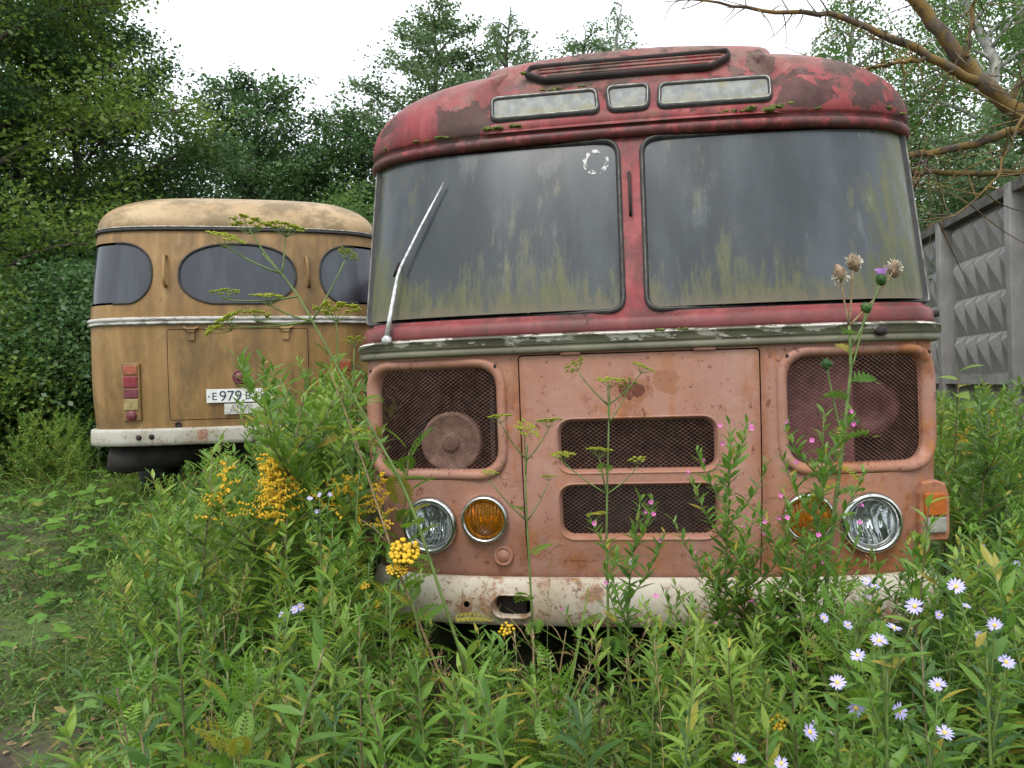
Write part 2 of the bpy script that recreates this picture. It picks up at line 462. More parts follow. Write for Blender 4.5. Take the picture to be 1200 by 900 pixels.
# ================================================================== geometry helpers
rng = np.random.default_rng(7)
def mesh(name, verts, faces, mat=None, smooth=False, tint=None):
    me = bpy.data.meshes.new(name)
    if isinstance(verts, np.ndarray) and isinstance(faces, np.ndarray):
        nv, nf, k = len(verts), len(faces), faces.shape[1]
        me.vertices.add(nv)
        me.vertices.foreach_set('co', np.ascontiguousarray(verts, dtype=np.float32).ravel())
        me.loops.add(nf * k)
        me.loops.foreach_set('vertex_index', np.ascontiguousarray(faces, dtype=np.int32).ravel())
        me.polygons.add(nf)
        me.polygons.foreach_set('loop_start', np.arange(0, nf * k, k, dtype=np.int32))
        me.polygons.foreach_set('loop_total', np.full(nf, k, dtype=np.int32))
        me.update(calc_edges=True)
    else:
        me.from_pydata([tuple(v) for v in verts], [], [tuple(f) for f in faces])
        me.update()
    if mat is not None:
        me.materials.append(mat)
    if smooth:
        me.polygons.foreach_set('use_smooth', np.ones(len(me.polygons), dtype=bool))
    if tint is not None:
        a = me.attributes.new('tint', 'FLOAT', 'FACE')
        a.data.foreach_set('value', np.ascontiguousarray(tint, dtype=np.float32))
    return me

def link(name, me, parent=None, mw=None):
    o = bpy.data.objects.new(name, me)
    COL.objects.link(o)
    if parent is not None:
        o.parent = parent
    if mw is not None:
        o.matrix_local = mw
    return o

def tag(o, label=None, cat=None, group=None, kind=None):
    if label: o['label'] = label
    if cat: o['category'] = cat
    if group: o['group'] = group
    if kind: o['kind'] = kind
    return o

def empty(name, mw=None, **kw):
    o = bpy.data.objects.new(name, None)
    o.empty_display_size = .2
    COL.objects.link(o)
    if mw is not None:
        o.matrix_world = mw
    return tag(o, **kw)

class MB:
    """collects verts and faces of one part"""
    def __init__(self):
        self.v, self.f = [], []
    def add(self, v, f):
        b = len(self.v)
        self.v += [tuple(p) for p in v]
        self.f += [tuple(i + b for i in q) for q in f]
        return self
    def box(self, c, s, rot=None):
        x, y, z = (k / 2 for k in s)
        vs = [Vector((a * x, b * y, d * z)) for a in (-1, 1) for b in (-1, 1) for d in (-1, 1)]
        if rot is not None:
            vs = [rot @ v for v in vs]
        vs = [v + Vector(c) for v in vs]
        return self.add(vs, [(0, 1, 3, 2), (4, 6, 7, 5), (0, 4, 5, 1), (2, 3, 7, 6), (0, 2, 6, 4), (1, 5, 7, 3)])
    def tube(self, pts, r, n=6, closed=False, cap=True):
        pts = [Vector(p) for p in pts]
        k = len(pts)
        rr = r if isinstance(r, (list, tuple, np.ndarray)) else [r] * k
        vs = []
        ref = None
        for i, p in enumerate(pts):
            a = pts[(i - 1) % k] if (closed or i > 0) else p
            b = pts[(i + 1) % k] if (closed or i < k - 1) else p
            t = (b - a)
            t = t.normalized() if t.length > 1e-9 else Vector((0, 0, 1))
            if ref is None:
                ref = Vector((0, 0, 1)) if abs(t.z) < .9 else Vector((1, 0, 0))
            s = t.cross(ref)
            if s.length < 1e-6:
                s = t.orthogonal()
            s.normalize()
            ref = s.cross(t).normalized()
            for j in range(n):
                a2 = 2 * math.pi * j / n
                vs.append(p + (s * math.cos(a2) + ref * math.sin(a2)) * rr[i])
        fs = []
        for i in range(k if closed else k - 1):
            i2 = (i + 1) % k
            for j in range(n):
                j2 = (j + 1) % n
                fs.append((i * n + j, i * n + j2, i2 * n + j2, i2 * n + j))
        if cap and not closed:
            fs.append(tuple(range(n))[::-1])
            fs.append(tuple((k - 1) * n + j for j in range(n)))
        return self.add(vs, fs)
    def lathe(self, prof, n=24, mat=None):
        """profile of (r, h): axis = -Y (towards the viewer of a front panel)"""
        vs, fs = [], []
        for r, h in prof:
            for j in range(n):
                a = 2 * math.pi * j / n
                vs.append(Vector((r * math.cos(a), -h, r * math.sin(a))))
        for i in range(len(prof) - 1):
            for j in range(n):
                j2 = (j + 1) % n
                fs.append((i * n + j, i * n + j2, (i + 1) * n + j2, (i + 1) * n + j))
        if mat is not None:
            vs = [mat @ v for v in vs]
        return self.add(vs, fs)
    def build(self, name, mat, parent=None, smooth=False, mw=None):
        return link(name, mesh(name, self.v, self.f, mat, smooth), parent, mw)

def round_poly(pts, rad, seg=6, inset=0.0):
    """corner-rounded polygon (counter-clockwise); inset shrinks it and its radii, point count stays"""
    n = len(pts)
    if not isinstance(rad, (list, tuple)):
        rad = [rad] * n
    P = [Vector((p[0], p[1])) for p in pts]
    if inset:
        Q = []
        for i in range(n):
            a, b, c = P[i - 1], P[i], P[(i + 1) % n]
            e1, e2 = (b - a).normalized(), (c - b).normalized()
            n1, n2 = Vector((-e1.y, e1.x)), Vector((-e2.y, e2.x))
            m = (n1 + n2)
            Q.append(b + m * (inset / max(.3, (1 + n1.dot(n2)))))
        P = Q
    out = []
    for i in range(n):
        a, b, c = P[i - 1], P[i], P[(i + 1) % n]
        r = max(rad[i] - inset, .002)
        e1, e2 = (a - b), (c - b)
        r = min(r, e1.length * .48, e2.length * .48)
        e1.normalize(); e2.normalize()
        p1, p2 = b + e1 * r, b + e2 * r
        for k in range(seg + 1):
            t = k / seg
            # quadratic arc pulled towards a circle
            q = p1 * (1 - t) ** 2 + b * (2 * t * (1 - t) * .92) + p2 * t ** 2 + (p1 + p2) * .5 * (2 * t * (1 - t) * .08)
            out.append((q.x, q.y))
    return out

def rect(x0, x1, z0, z1):
    return [(x0, z0), (x1, z0), (x1, z1), (x0, z1)]

def densify(loop, step):
    out = []
    n = len(loop)
    for i in range(n):
        a, b = Vector(loop[i]), Vector(loop[(i + 1) % n])
        k = max(1, int((b - a).length / step))
        for j in range(k):
            q = a.lerp(b, j / k)
            out.append((q.x, q.y))
    return out

def inside(pts, loop):
    """vectorised point in polygon"""
    pts = np.asarray(pts)
    x, y = pts[:, 0], pts[:, 1]
    L = np.asarray(loop)
    res = np.zeros(len(pts), bool)
    j = len(L) - 1
    for i in range(len(L)):
        xi, yi, xj, yj = L[i, 0], L[i, 1], L[j, 0], L[j, 1]
        if yi != yj:
            c = ((yi > y) != (yj > y)) & (x < (xj - xi) * (y - yi) / (yj - yi) + xi)
            res ^= c
        j = i
    return res

def panel(fn, outer, holes=(), step=.06):
    outer = densify(outer, step)
    holes = [densify(h, step) for h in holes]
    P, E = [], []
    for lp in [outer] + holes:
        b = len(P)
        P += lp
        E += [(b + i, b + (i + 1) % len(lp)) for i in range(len(lp))]
    A = np.array(outer)
    gx = np.arange(A[:, 0].min() + step * .5, A[:, 0].max(), step)
    gz = np.arange(A[:, 1].min() + step * .5, A[:, 1].max(), step)
    grid = np.array([(a, b) for a in gx for b in gz])
    if len(grid):
        ok = inside(grid, outer)
        for h in holes:
            ok &= ~inside(grid, h)
        B = np.array(P)
        d = np.sqrt(((grid[:, None, :] - B[None]) ** 2).sum(2)).min(1)
        grid = grid[ok & (d > step * .45)]
        P += [tuple(g) for g in grid]
    r = delaunay_2d_cdt([Vector(p) for p in P], E, [], 0, 1e-6)
    vs, fs = r[0], r[2]
    V = np.array([(v.x, v.y) for v in vs])
    C = np.array([V[list(f)].mean(0) for f in fs])
    ok = inside(C, outer)
    for h in holes:
        ok &= ~inside(C, h)
    return [fn(v[0], v[1]) for v in V], [f for f, k in zip(fs, ok) if k]

def ring(mb, fo, loopA, loopB, prof, step=None):
    """fo(u, z, d): surface offset outwards by d; sweeps profile of (t, d) from loop A (t=0) to loop B (t=1)"""
    n = len(loopA)
    vs, fs = [], []
    for t, d in prof:
        for a, b in zip(loopA, loopB):
            vs.append(fo(a[0] + (b[0] - a[0]) * t, a[1] + (b[1] - a[1]) * t, d))
    for i in range(len(prof) - 1):
        for j in range(n):
            j2 = (j + 1) % n
            fs.append((i * n + j, i * n + j2, (i + 1) * n + j2, (i + 1) * n + j))
    mb.add(vs, fs)
    return mb

def wires(mb, fo, loop, pitch_x, pitch_z, w, d):
    """expanded-metal lattice: two families of flat strands clipped to the loop"""
    L = np.array(loop)
    x0, x1, z0, z1 = L[:, 0].min(), L[:, 0].max(), L[:, 1].min(), L[:, 1].max()
    sl = pitch_z / pitch_x
    for s in (1, -1):
        c0 = min(z0 - s * sl * x0, z0 - s * sl * x1) - pitch_z
        c1 = max(z1 - s * sl * x0, z1 - s * sl * x1) + pitch_z
        for c in np.arange(c0, c1, pitch_z):
            xs = np.linspace(x0, x1, 60)
            zs = s * sl * xs + c
            ok = inside(np.stack([xs, zs], 1), loop)
            i = 0
            while i < 60:
                if ok[i]:
                    j = i
                    while j + 1 < 60 and ok[j + 1]:
                        j += 1
                    a = max(i - 1, 0); b = min(j + 1, 59)
                    ks = sorted(set(list(range(a, b, 6)) + [b]))
                    vs = []
                    for k in ks:
                        vs.append(fo(xs[k], zs[k] - w / 2, d + .0012 * s))
                        vs.append(fo(xs[k], zs[k] + w / 2, d + .0012 * s + .0015))
                    mb.add(vs, [(2 * q, 2 * q + 2, 2 * q + 3, 2 * q + 1) for q in range(len(ks) - 1)])
                    i = j + 1
                else:
                    i += 1
    return mb

def blob(mb, c, r, sq=(1, 1, 1), seed=0, sub=2, amp=.3):
    bm = bmesh.new()
    bmesh.ops.create_icosphere(bm, subdivisions=sub, radius=1.0)
    rr = np.random.default_rng(seed)
    ph = rr.uniform(0, 6.28, 6)
    vs = []
    for v in bm.verts:
        p = v.co
        k = 1 + amp * (math.sin(3.1 * p.x + ph[0]) * math.sin(2.7 * p.y + ph[1]) + .6 * math.sin(5.3 * p.z + ph[2]) * math.sin(4.9 * p.x + ph[3])) + rr.normal(0, amp * .15)
        vs.append((c[0] + p.x * r * k * sq[0], c[1] + p.y * r * k * sq[1], c[2] + p.z * r * k * sq[2]))
    fs = [tuple(v.index for v in f.verts) for f in bm.faces]
    bm.free()
    return mb.add(vs, fs)

def text_mesh(name, s, size, mat, parent, mw, extr=.001, spacing=1.0):
    cu = bpy.data.curves.new(name, 'FONT')
    cu.body = s
    cu.size = size
    cu.extrude = extr
    cu.space_character = spacing
    cu.align_x = 'LEFT'
    tmp = bpy.data.objects.new(name + '_source', cu)
    COL.objects.link(tmp)
    dg = bpy.context.evaluated_depsgraph_get()
    me = bpy.data.meshes.new_from_object(tmp.evaluated_get(dg))
    bpy.data.objects.remove(tmp)
    me.materials.clear()
    me.materials.append(mat)
    return link(name, me, parent, mw)

# ---------------------------------------------------------------- plan curve of a bus end
class Plan:
    def __init__(self, W, D, n):
        th = np.linspace(0, math.pi / 2, 400)
        self.x = W * np.sin(th) ** (2 / n)
        self.y = D - D * np.cos(th) ** (2 / n)
        s = np.concatenate([[0], np.cumsum(np.hypot(np.diff(self.x), np.diff(self.y)))])
        self.s, self.W, self.D = s, W, D
        self.end = s[-1]
    def u(self, x):
        """arc length at lateral x"""
        return math.copysign(float(np.interp(abs(x), self.x, self.s)), x)
    def at(self, u):
        a = abs(u)
        if a <= self.end:
            x, y = float(np.interp(a, self.s, self.x)), float(np.interp(a, self.s, self.y))
        else:
            x, y = self.W, self.D + a - self.end
        return math.copysign(x, u), y

def make_surface(plan, wfn, yfn):
    def S(u, z):
        x, y = plan.at(u)
        return Vector((x * wfn(z), y + yfn(z), z))
    def SO(u, z, d=0.0):
        p = S(u, z)
        e = .004
        tu = S(u + e, z) - S(u - e, z)
        tz = S(u, z + e) - S(u, z - e)
        n = tu.cross(tz).normalized()
        if n.y > 0 and abs(u) < plan.end * .8:
            n = -n
        return p + n * d
    return S, SO

def ground_z(x, y):
    """gentle rise away from the camera"""
    x = np.asarray(x, float); y = np.asarray(y, float)
    def ss(v, a, b):
        t = np.clip((v - a) / (b - a), 0, 1)
        return t * t * (3 - 2 * t)
    g = .40 * ss(y, 3.4, 6.6) + .25 * ss(x, 2.5, 6) * ss(y, 4, 9)
    g = g + .03 * np.sin(1.3 * x + .5) * np.sin(1.1 * y) + .012 * np.sin(5.1 * x) * np.sin(4.3 * y + 1)
    return g + .6 * ss(y, 14, 40)

# ================================================================== ground
def make_ground_sheet():
    xs = np.concatenate([np.linspace(-120, -12, 30)[:-1], np.linspace(-12, 12, 130), np.linspace(12, 120, 30)[1:]])
    ys = np.concatenate([np.linspace(-60, -2, 16)[:-1], np.linspace(-2, 14, 90), np.linspace(14, 220, 40)[1:]])
    X, Y = np.meshgrid(xs, ys, indexing='ij')
    Z = ground_z(X, Y)
    V = np.stack([X.ravel(), Y.ravel(), Z.ravel()], 1)
    nx, ny = len(xs), len(ys)
    i, j = np.meshgrid(np.arange(nx - 1), np.arange(ny - 1), indexing='ij')
    a = (i * ny + j).ravel()
    F = np.stack([a, a + ny, a + ny + 1, a + 1], 1)
    o = link('ground', mesh('ground', V, F, M['ground'], True))
    tag(o, kind='structure')
make_ground_sheet()

# ================================================================== the red bus
def red_bus():
    mw = Matrix.Translation((.523, 3.245, 0)) @ Euler((0, R(-.32), R(-7.9)), 'XYZ').to_matrix().to_4x4()
    root = empty('bus', mw, label='derelict red and salmon bus facing the camera, half sunk in weeds', cat='bus')
    pl = Plan(1.235, .40, 3.5)
    def wf(z):
        if z < 1.62:
            return 1 - .03 * ((1.35 - z) / .8) ** 2 if z < 1.35 else 1.0
        return 1 - .022 * ((z - 1.62) / .9)
    def yf(z):
        if z < 1.62:
            return .0 if z > .95 else .05 * ((.95 - z) / .35) ** 2
        return .01 + .19 * ((z - 1.62) / .9) ** 1.1
    S, SO = make_surface(pl, wf, yf)
    U = pl.u
    UE = pl.end + .12
    def lx(loop):                      # lateral x -> arc length
        return [(U(a) if abs(a) <= 1.234 else math.copysign(pl.end, a), b) for a, b in loop]

    # ---- openings
    ws_q = {s: [(-1.222, 1.735), (-.042, 1.735), (-.046, 2.502), (-1.222, 2.512)] if s < 0 else
               [(.042, 1.735), (1.222, 1.735), (1.222, 2.512), (.046, 2.502)] for s in (-1, 1)}
    ws_r = {-1: [.04, .065, .075, .05], 1: [.065, .04, .05, .075]}
    gr_q = {s: rect(-1.200, -.548, 1.052, 1.568) if s < 0 else rect(.548, 1.200, 1.052, 1.568) for s in (-1, 1)}
    hatch_q = [(-.484, .636), (.474, .636), (.482, 1.562), (-.487, 1.566)]
    cg_q = [rect(-.329, .304, 1.086, 1.290), rect(-.332, .305, .812, 1.020)]

    body = MB()
    gl = {s: lx(round_poly(gr_q[s], .13, 8)) for s in (-1, 1)}
    v, f = panel(S, [(-UE, .60), (UE, .60), (UE, 1.61), (-UE, 1.61)],
                 [lx(round_poly(hatch_q, .01, 2, -.006)), gl[-1], gl[1]] +
                 [[(U(cx) + lr * math.cos(a), cz + lr * math.sin(a)) for a in np.linspace(0, 2 * math.pi, 25)[:-1]]
                  for cx, cz, lr in ((-.908, .858, .106), (.910, .856, .106), (-.660, .888, .088), (.660, .884, .088))], .05)
    body.add(v, f)
    wl = {s: lx(round_poly(ws_q[s], ws_r[s], 8)) for s in (-1, 1)}
    v, f = panel(S, [(-UE, 1.61), (UE, 1.61), (UE, 2.62), (-UE, 2.62)], [wl[-1], wl[1]], .05)
    body.add(v, f)
    # side walls run back, rear closes
    zs = [.60, .95, 1.35, 1.61, 1.63, 1.9, 2.2, 2.52]
    cols = [UE, UE + .8, UE + 2.2, UE + 4.2, UE + 6.2]
    for s in (-1, 1):
        vs = [S(s * u, z) for u in cols for z in zs]
        n = len(zs)
        body.add(vs, [(i * n + j, (i + 1) * n + j, (i + 1) * n + j + 1, i * n + j + 1) for i in range(len(cols) - 1) for j in range(n - 1)])
    yb = S(cols[-1], 1.3).y
    body.add([(-1.2, yb, .6), (1.2, yb, .6), (1.2, yb, 2.6), (-1.2, yb, 2.6)], [(0, 1, 2, 3)])
    body.add([(-1.15, .45, .6), (1.15, .45, .6), (1.2, yb, .6), (-1.2, yb, .6)], [(0, 1, 2, 3)])
    body.build('body_shell', M['red'], root, True)

    # ---- roof dome with its drip lip
    zb = lambda x: 2.545 + .02 * (1 - (x / 1.2) ** 2)
    us = np.concatenate([[-UE - 6.2, -UE - 3.0, -UE - 1.2], np.linspace(-UE - .5, UE + .5, 90), [UE + 1.2, UE + 3.0, UE + 6.2]])
    rows = []
    def border(u, off):
        p = SO(u, 2.54, off)
        return p
    lip = [(-.05, -.055), (.028, -.058), (.040, -.040), (.036, -.020), (.014, -.010), (.026, .004), (.034, .012)]
    for off, dz in lip:
        rows.append([Vector((p.x, p.y, zb(p.x) + dz)) for p in (border(u, off) for u in us)])
    H = .415
    for k in range(1, 15):
        th = k / 14 * math.pi / 2
        r = []
        for u in us:
            p = border(u, .034)
            cx, cy = p.x * .30, max(p.y, .72)
            t = 1 - math.cos(th)
            wc = min(1, max(0, (.74 - abs(p.x)) / .12))
            r.append(Vector((p.x + (cx - p.x) * t, p.y + (cy - p.y) * t + .24 * wc * math.sin(th), zb(p.x) + .012 + H * math.sin(th) ** .92)))
        rows.append(r)
    last = rows[-1]
    rows.append([Vector((p.x * .5, p.y + .15, p.z + .022)) for p in last])
    rows.append([Vector((0, p.y + .15, p.z + .030)) for p in last])
    n = len(us)
    mb = MB()
    mb.add([p for r in rows for p in r], [(i * n + j, i * n + j + 1, (i + 1) * n + j + 1, (i + 1) * n + j) for i in range(len(rows) - 1) for j in range(n - 1)])
    roof = mb.build('roof', M['red'], root, True)

    # ---- raised destination box over the windscreen
    by = lambda z: .176 + .62 * (z - 2.58)
    def BX(x, z, d=0.0):
        d = d + .010
        nrm = Vector((0, -.85, .527))
        return Vector((x, by(z) + .014 * (x / .62) ** 2, z)) + nrm * d
    prof = [(.135, 2.560), (.150, 2.58), (.212, 2.68), (.274, 2.78), (.336, 2.88), (.374, 2.942), (.398, 2.974), (.43, 2.996), (.49, 3.015), (.62, 3.03), (.85, 3.035), (1.2, 3.02), (1.7, 2.97), (2.2, 2.86)]
    xs = [-.80, -.735, -.70, -.675, -.655, -.635, -.60, -.5, -.36, -.18, 0, .18, .36, .5, .60, .635, .655, .675, .70, .735, .80]
    def drop(x):
        a = abs(x)
        d = .035 * (min(a, .6) / .6) ** 2
        for x0, x1, k0, k1 in ((.60, .635, 0, .008), (.635, .655, .008, .022), (.655, .675, .022, .05), (.675, .70, .05, .09), (.70, .735, .09, .13), (.735, .80, .13, .20)):
            if a > x0:
                d = .035 + k0 + (k1 - k0) * min(1, (a - x0) / (x1 - x0))
        return d
    vs = []
    for i, (y, z) in enumerate(prof):
        for x in xs:
            d = drop(x)
            side = max(0, d - .035)
            t = min(1, max(0, (z - 2.56) / .42))
            vs.append((x * (1.02 - .02 * t), y + .026 + .014 * (x / .62) ** 2 + side * (2.6 if i < 7 else 1.0), z - d * max(t, .15 if abs(x) > .66 else 0)))
    nx = len(xs)
    mb = MB().add(vs, [(i * nx + j, i * nx + j + 1, (i + 1) * nx + j + 1, (i + 1) * nx + j) for i in range(len(prof) - 1) for j in range(nx - 1)])
    box = mb.build('destination_box', M['red'], root, True)
    # board with pointed ends
    hexa = [(-.37, 2.812), (.37, 2.812), (.465, 2.868), (.455, 2.912), (-.445, 2.912), (-.47, 2.862)]
    A = round_poly(hexa, .02, 4)
    B = round_poly(hexa, .02, 4, .018)
    fr = ring(MB(), BX, A, B, [(0, -.006), (0, .010), (.4, .022), (.8, .020), (1, .004)])
    fr.build('board_frame', M['innard'], box, True)
    bd = MB()
    v, f = panel(lambda a, b: BX(a, b, .004), B, (), .08)
    bd.add(v, f)
    for zz, xa, xb in ((2.845, -.36, .36), (2.866, -.40, .41), (2.887, -.40, .42)):
        bd.tube([BX(xa + (xb - xa) * k / 8, zz, .006) for k in range(9)], .0055, 6)
    bd.build('route_board', M['red'], box, True)
    for q in ([(-.600, 2.618), (-.128, 2.618), (-.138, 2.742), (-.612, 2.742)],
              [(-.083, 2.618), (.083, 2.618), (.093, 2.748), (-.093, 2.748)],
              [(.128, 2.618), (.600, 2.618), (.612, 2.742), (.138, 2.742)]):
        A, B = round_poly(q, .03, 5), round_poly(q, .03, 5, .012)
        v, f = panel(lambda a, b: BX(a, b, .005), B, (), .06)
        gmesh = MB().add(v, f).build('route_window', M['rglass'], box)
        ring(MB(), BX, round_poly(q, .03, 5, -.008), B, [(0, -.004), (.1, .012), (.5, .015), (.9, .011), (1, .002)]).build('gasket', M['rubber'], gmesh, True)
        t1, t2 = round_poly(q, .03, 5, .001), round_poly(q, .03, 5, .006)
        ring(MB(), BX, t1, t2, [(0, .012), (.3, .0175), (.7, .0175), (1, .012)]).build('trim_strip', M['trim'], gmesh, True)

    # ---- windscreen panes
    for s in (-1, 1):
        B = lx(round_poly(ws_q[s], ws_r[s], 8, .018))
        v, f = panel(lambda a, b: SO(a, b, -.006), B, (), .05)
        g = MB().add(v, f).build('windshield', M['wglass'], root, True)
        ring(MB(), SO, lx(round_poly(ws_q[s], ws_r[s], 8, -.006)), B, [(0, -.002), (.1, .010), (.45, .013), (.85, .007), (1, -.008)]).build('gasket', M['rubber'], g, True)
        ring(MB(), SO, lx(round_poly(ws_q[s], ws_r[s], 8, .004)), lx(round_poly(ws_q[s], ws_r[s], 8, .008)), [(0, .011), (.3, .0160), (.7, .0160), (1, .010)]).build('trim_strip', M['old_trim'], g, True)
        if s < 0:
            g_s = G('scratched_sticker')
            nn = g_s.noise(40, 6, .7)
            tr = g_s.node('ShaderNodeBsdfTransparent').outputs[0]
            ds = g_s.bsdf((.5, .5, .48), .6)
            mx = g_s.t.nodes.new('ShaderNodeMixShader')
            g_s.put(mx.inputs[0], g_s.step(nn, .48, .56))
            g_s.t.links.new(tr, mx.inputs[1]); g_s.t.links.new(ds, mx.inputs[2])
            mm = g_s.done(mx.outputs[0])
            c = [(-.150 + .058 * math.cos(a), 2.405 + .058 * math.sin(a)) for a in np.linspace(0, 2 * math.pi, 33)[:-1]]
            c2 = [(-.150 + .040 * math.cos(a), 2.405 + .040 * math.sin(a)) for a in np.linspace(0, 2 * math.pi, 33)[:-1]]
            ring(MB(), SO, c, c2, [(0, -.0035), (.3, -.003), (.7, -.003), (1, -.0035)]).build('sticker', mm, g)
    # handle on the mullion
    for xh, z0, z1 in ((-.006, 2.150, 2.345),):
        MB().tube([SO(xh, z0, -.004), SO(xh, z0 + .012, .022), SO(xh, z1 - .012, .022), SO(xh, z1, -.004)], .007, 8).build('pillar_handle', M['innard'], root, True)

    # ---- lower lip and belt moulding
    ub = np.linspace(-UE, UE, 80)
    def strip(name, mat, prof):
        vs = [SO(u, z, d) for z, d in prof for u in ub]
        n = len(ub)
        return MB().add(vs, [(i * n + j, i * n + j + 1, (i + 1) * n + j + 1, (i + 1) * n + j) for i in range(len(prof) - 1) for j in range(n - 1)]).build(name, mat, root, True)
    strip('belt_moulding', M['belt'], [(1.578, -.005), (1.578, .024), (1.583, .032), (1.602, .033), (1.607, .027), (1.611, .028), (1.613, .040), (1.620, .046), (1.634, .045), (1.641, .038), (1.644, .014), (1.648, -.005)])
    strip('windscreen_sill', M['red'], [(1.645, -.004), (1.648, .014), (1.665, .024), (1.700, .022), (1.718, .010), (1.722, -.003)])
    blt = MB()
    for x, z in ((.94, 1.615),):
        p = SO(U(x), z, .045)
        blob(blt, p, .020, (1.3, 1, .9), 3, 2, .2)
        blt.build('rusted_bolt', M['innard'], root, True)
        blt = MB()
    p = SO(U(1.215), 1.685, .02)
    MB().tube([p + Vector((-.03, 0, 0)), p + Vector((.018, -.004, .004))], [.018, .014], 10).build('rusted_bolt', M['innard'], root, True)

    # ---- hatch with two radiator grilles
    hs = lambda a, b: SO(a, b, .006)
    hl = round_poly(hatch_q, .012, 2)
    cl = [round_poly(q, .055, 7, -.016) for q in cg_q]
    hb = MB()
    v, f = panel(hs, hl, cl, .05)
    hb.add(v, f)
    ring(hb, SO, round_poly(hatch_q, .012, 2), round_poly(hatch_q, .012, 2, .001), [(0, .006), (0, -.02)])
    for q in cg_q:
        ring(hb, SO, round_poly(q, .055, 7, -.016), round_poly(q, .055, 7, .004),
             [(0, .006), (.2, .011), (.45, .004), (.8, -.016), (1, -.034)])
    hatch = hb.build('hatch', M['red'], root, True)
    for q in cg_q:
        m = wires(MB(), SO, round_poly(q, .055, 7, .002), .0235, .0165, .0022, -.026).build('grille_mesh', M['mesh'], hatch)
        tag(m, kind='stuff')
    for xa, xb, zz in ((-.312, -.231, 1.572), (.226, .312, 1.571)):
        MB().tube([(xa, SO(xa, zz, .014).y, zz), (xb, SO(xb, zz, .014).y, zz)], .008, 8).tube([((xa + xb) / 2 - .003, SO(xa, zz, .014).y, zz), ((xa + xb) / 2 + .003, SO(xa, zz, .014).y, zz)], .0095, 8).build('hinge', M['red'], hatch, True)
    lock = Matrix.Translation(SO(-.045, .705, .007))
    MB().lathe([(.017, 0), (.017, .004), (.012, .006), (.011, .001), (0.0, .0)], 16, lock).build('lock', M['steel'], hatch, True)

    # ---- side grilles
    for s in (-1, 1):
        fr = ring(MB(), SO, lx(round_poly(gr_q[s], .13, 8, -.002)), lx(round_poly(gr_q[s], .13, 8, .044)),
                  [(0, -.004), (.06, .012), (.3, .020), (.62, .018), (.85, .008), (1, -.012), (1, -.03)])
        fo = fr.build('grille_frame', M['red'], root, True)
        m = wires(MB(), SO, lx(round_poly(gr_q[s], .13, 8, .040)), .0235, .0165, .0022, -.016).build('grille_mesh', M['mesh'], fo)
        tag(m, kind='stuff')
        for cx, cz in ((s * 1.16, 1.53), (s * .587, 1.53), (s * .587, 1.085)):
            blob(MB(), SO(U(cx), cz, .020), .008, (1, .6, 1), 5, 1, .1).build('screw', M['innard'], fo, True)
        rr = [(U(s * (.56 if k == 0 else 1.19)), 0) for k in (0, 1)]
    # what shows behind the wire
    back = MB().box((0, .30, 1.08), (1.02, .02, 1.0))
    back.build('radiator_core', M['dark'], root)
    MB().box((-.84, .42, 1.32), (.72, .02, .62)).build('inner_panel', M['innard'], root)
    MB().box((-.62, .22, 1.3), (.02, .3, .5)).build('inner_panel', M['innard'], root)
    MB().box((-1.0, .34, 1.45), (.2, .1, .16), Euler((.2, .4, .3)).to_matrix()).box((-.98, .34, 1.32), (.05, .06, .3), Euler((0, .5, 0)).to_matrix()).build('bracket', M['innard'], root)
    disc = MB().lathe([(.134, -.05), (.134, .0), (.128, .008), (.118, .009), (.112, .004), (.05, .008), (.036, .008), (.036, .018), (.028, .021), (.0, .021)], 36, Matrix.Translation((-.812, .115, 1.205)))
    disc.build('fan_disc', M['disc'], root, True)
    MB().box((.73, .16, 1.31), (.27, .10, .48)).build('heater_housing', M['maroon'], root)
    MB().box((1.0, .34, 1.32), (.36, .02, .50)).build('inner_panel', M['innard'], root)
    MB().lathe([(.125, -.04), (.125, 0), (.10, .02), (.06, .02), (.05, .0), (0, .0)], 28, Matrix.Translation((.97, .25, 1.30))).build('fan_disc', M['maroon'], root, True)

    # ---- lamps
    def lamp(name, x, z, r, lens, refl):
        p = SO(U(x), z, 0)
        nrm = (SO(U(x), z, .1) - p).normalized()
        q = Vector((0, -1, 0)).rotation_difference(nrm.lerp(Vector((0, -1, 0)), .55)).to_matrix().to_4x4()
        mt = Matrix.Translation(p) @ q
        o = MB().lathe([(r * 1.03, -.02), (r * 1.03, .012), (r * .99, .026), (r * .93, .034), (r * .86, .032), (r * .82, .022), (r * .80, .012)], 40).build(name, M['chrome'], root, True, mt)
        MB().lathe([(r * .80, .008), (r * .74, .014), (r * .73, .008)], 40).build('inner_ring', M['steel'], o, True)
        MB().lathe([(r * .80, .014), (r * .66, .024), (r * .44, .033), (r * .22, .038), (.0005, .040)], 36).build('lens', M[lens], o, True)
        MB().lathe([(r * .80, .010), (r * .70, -.022), (r * .56, -.048), (r * .40, -.068), (r * .22, -.082), (r * .08, -.088), (.0005, -.088)], 36).build('reflector', M[refl], o, True)
        blob(MB(), (0, .050, 0), .011, (1, 2, 1), 1, 2, 0).build('bulb', M['whitelens'], o, True)
        MB().lathe([(r * .84, -.02), (r * .80, -.11), (0.001, -.125)], 20).build('lamp_bowl', M['dark'], o, True)
    lamp('headlight', -.908, .858, .120, 'lens', 'reflector')
    lamp('headlight', .910, .856, .120, 'lens', 'reflector')
    lamp('fog_light', -.660, .888, .100, 'amber', 'amber_reflector')
    lamp('fog_light', .660, .884, .100, 'amber', 'amber_reflector')
    for s in (-1, 1):
        MB().lathe([(.042, 0), (.042, .008), (.034, .011), (.031, .006), (.026, .006), (.024, .010), (.0005, .011)], 24, Matrix.Translation(SO(U(s * .594), .728, 0))).build('plug_cap', M['red'], root, True)
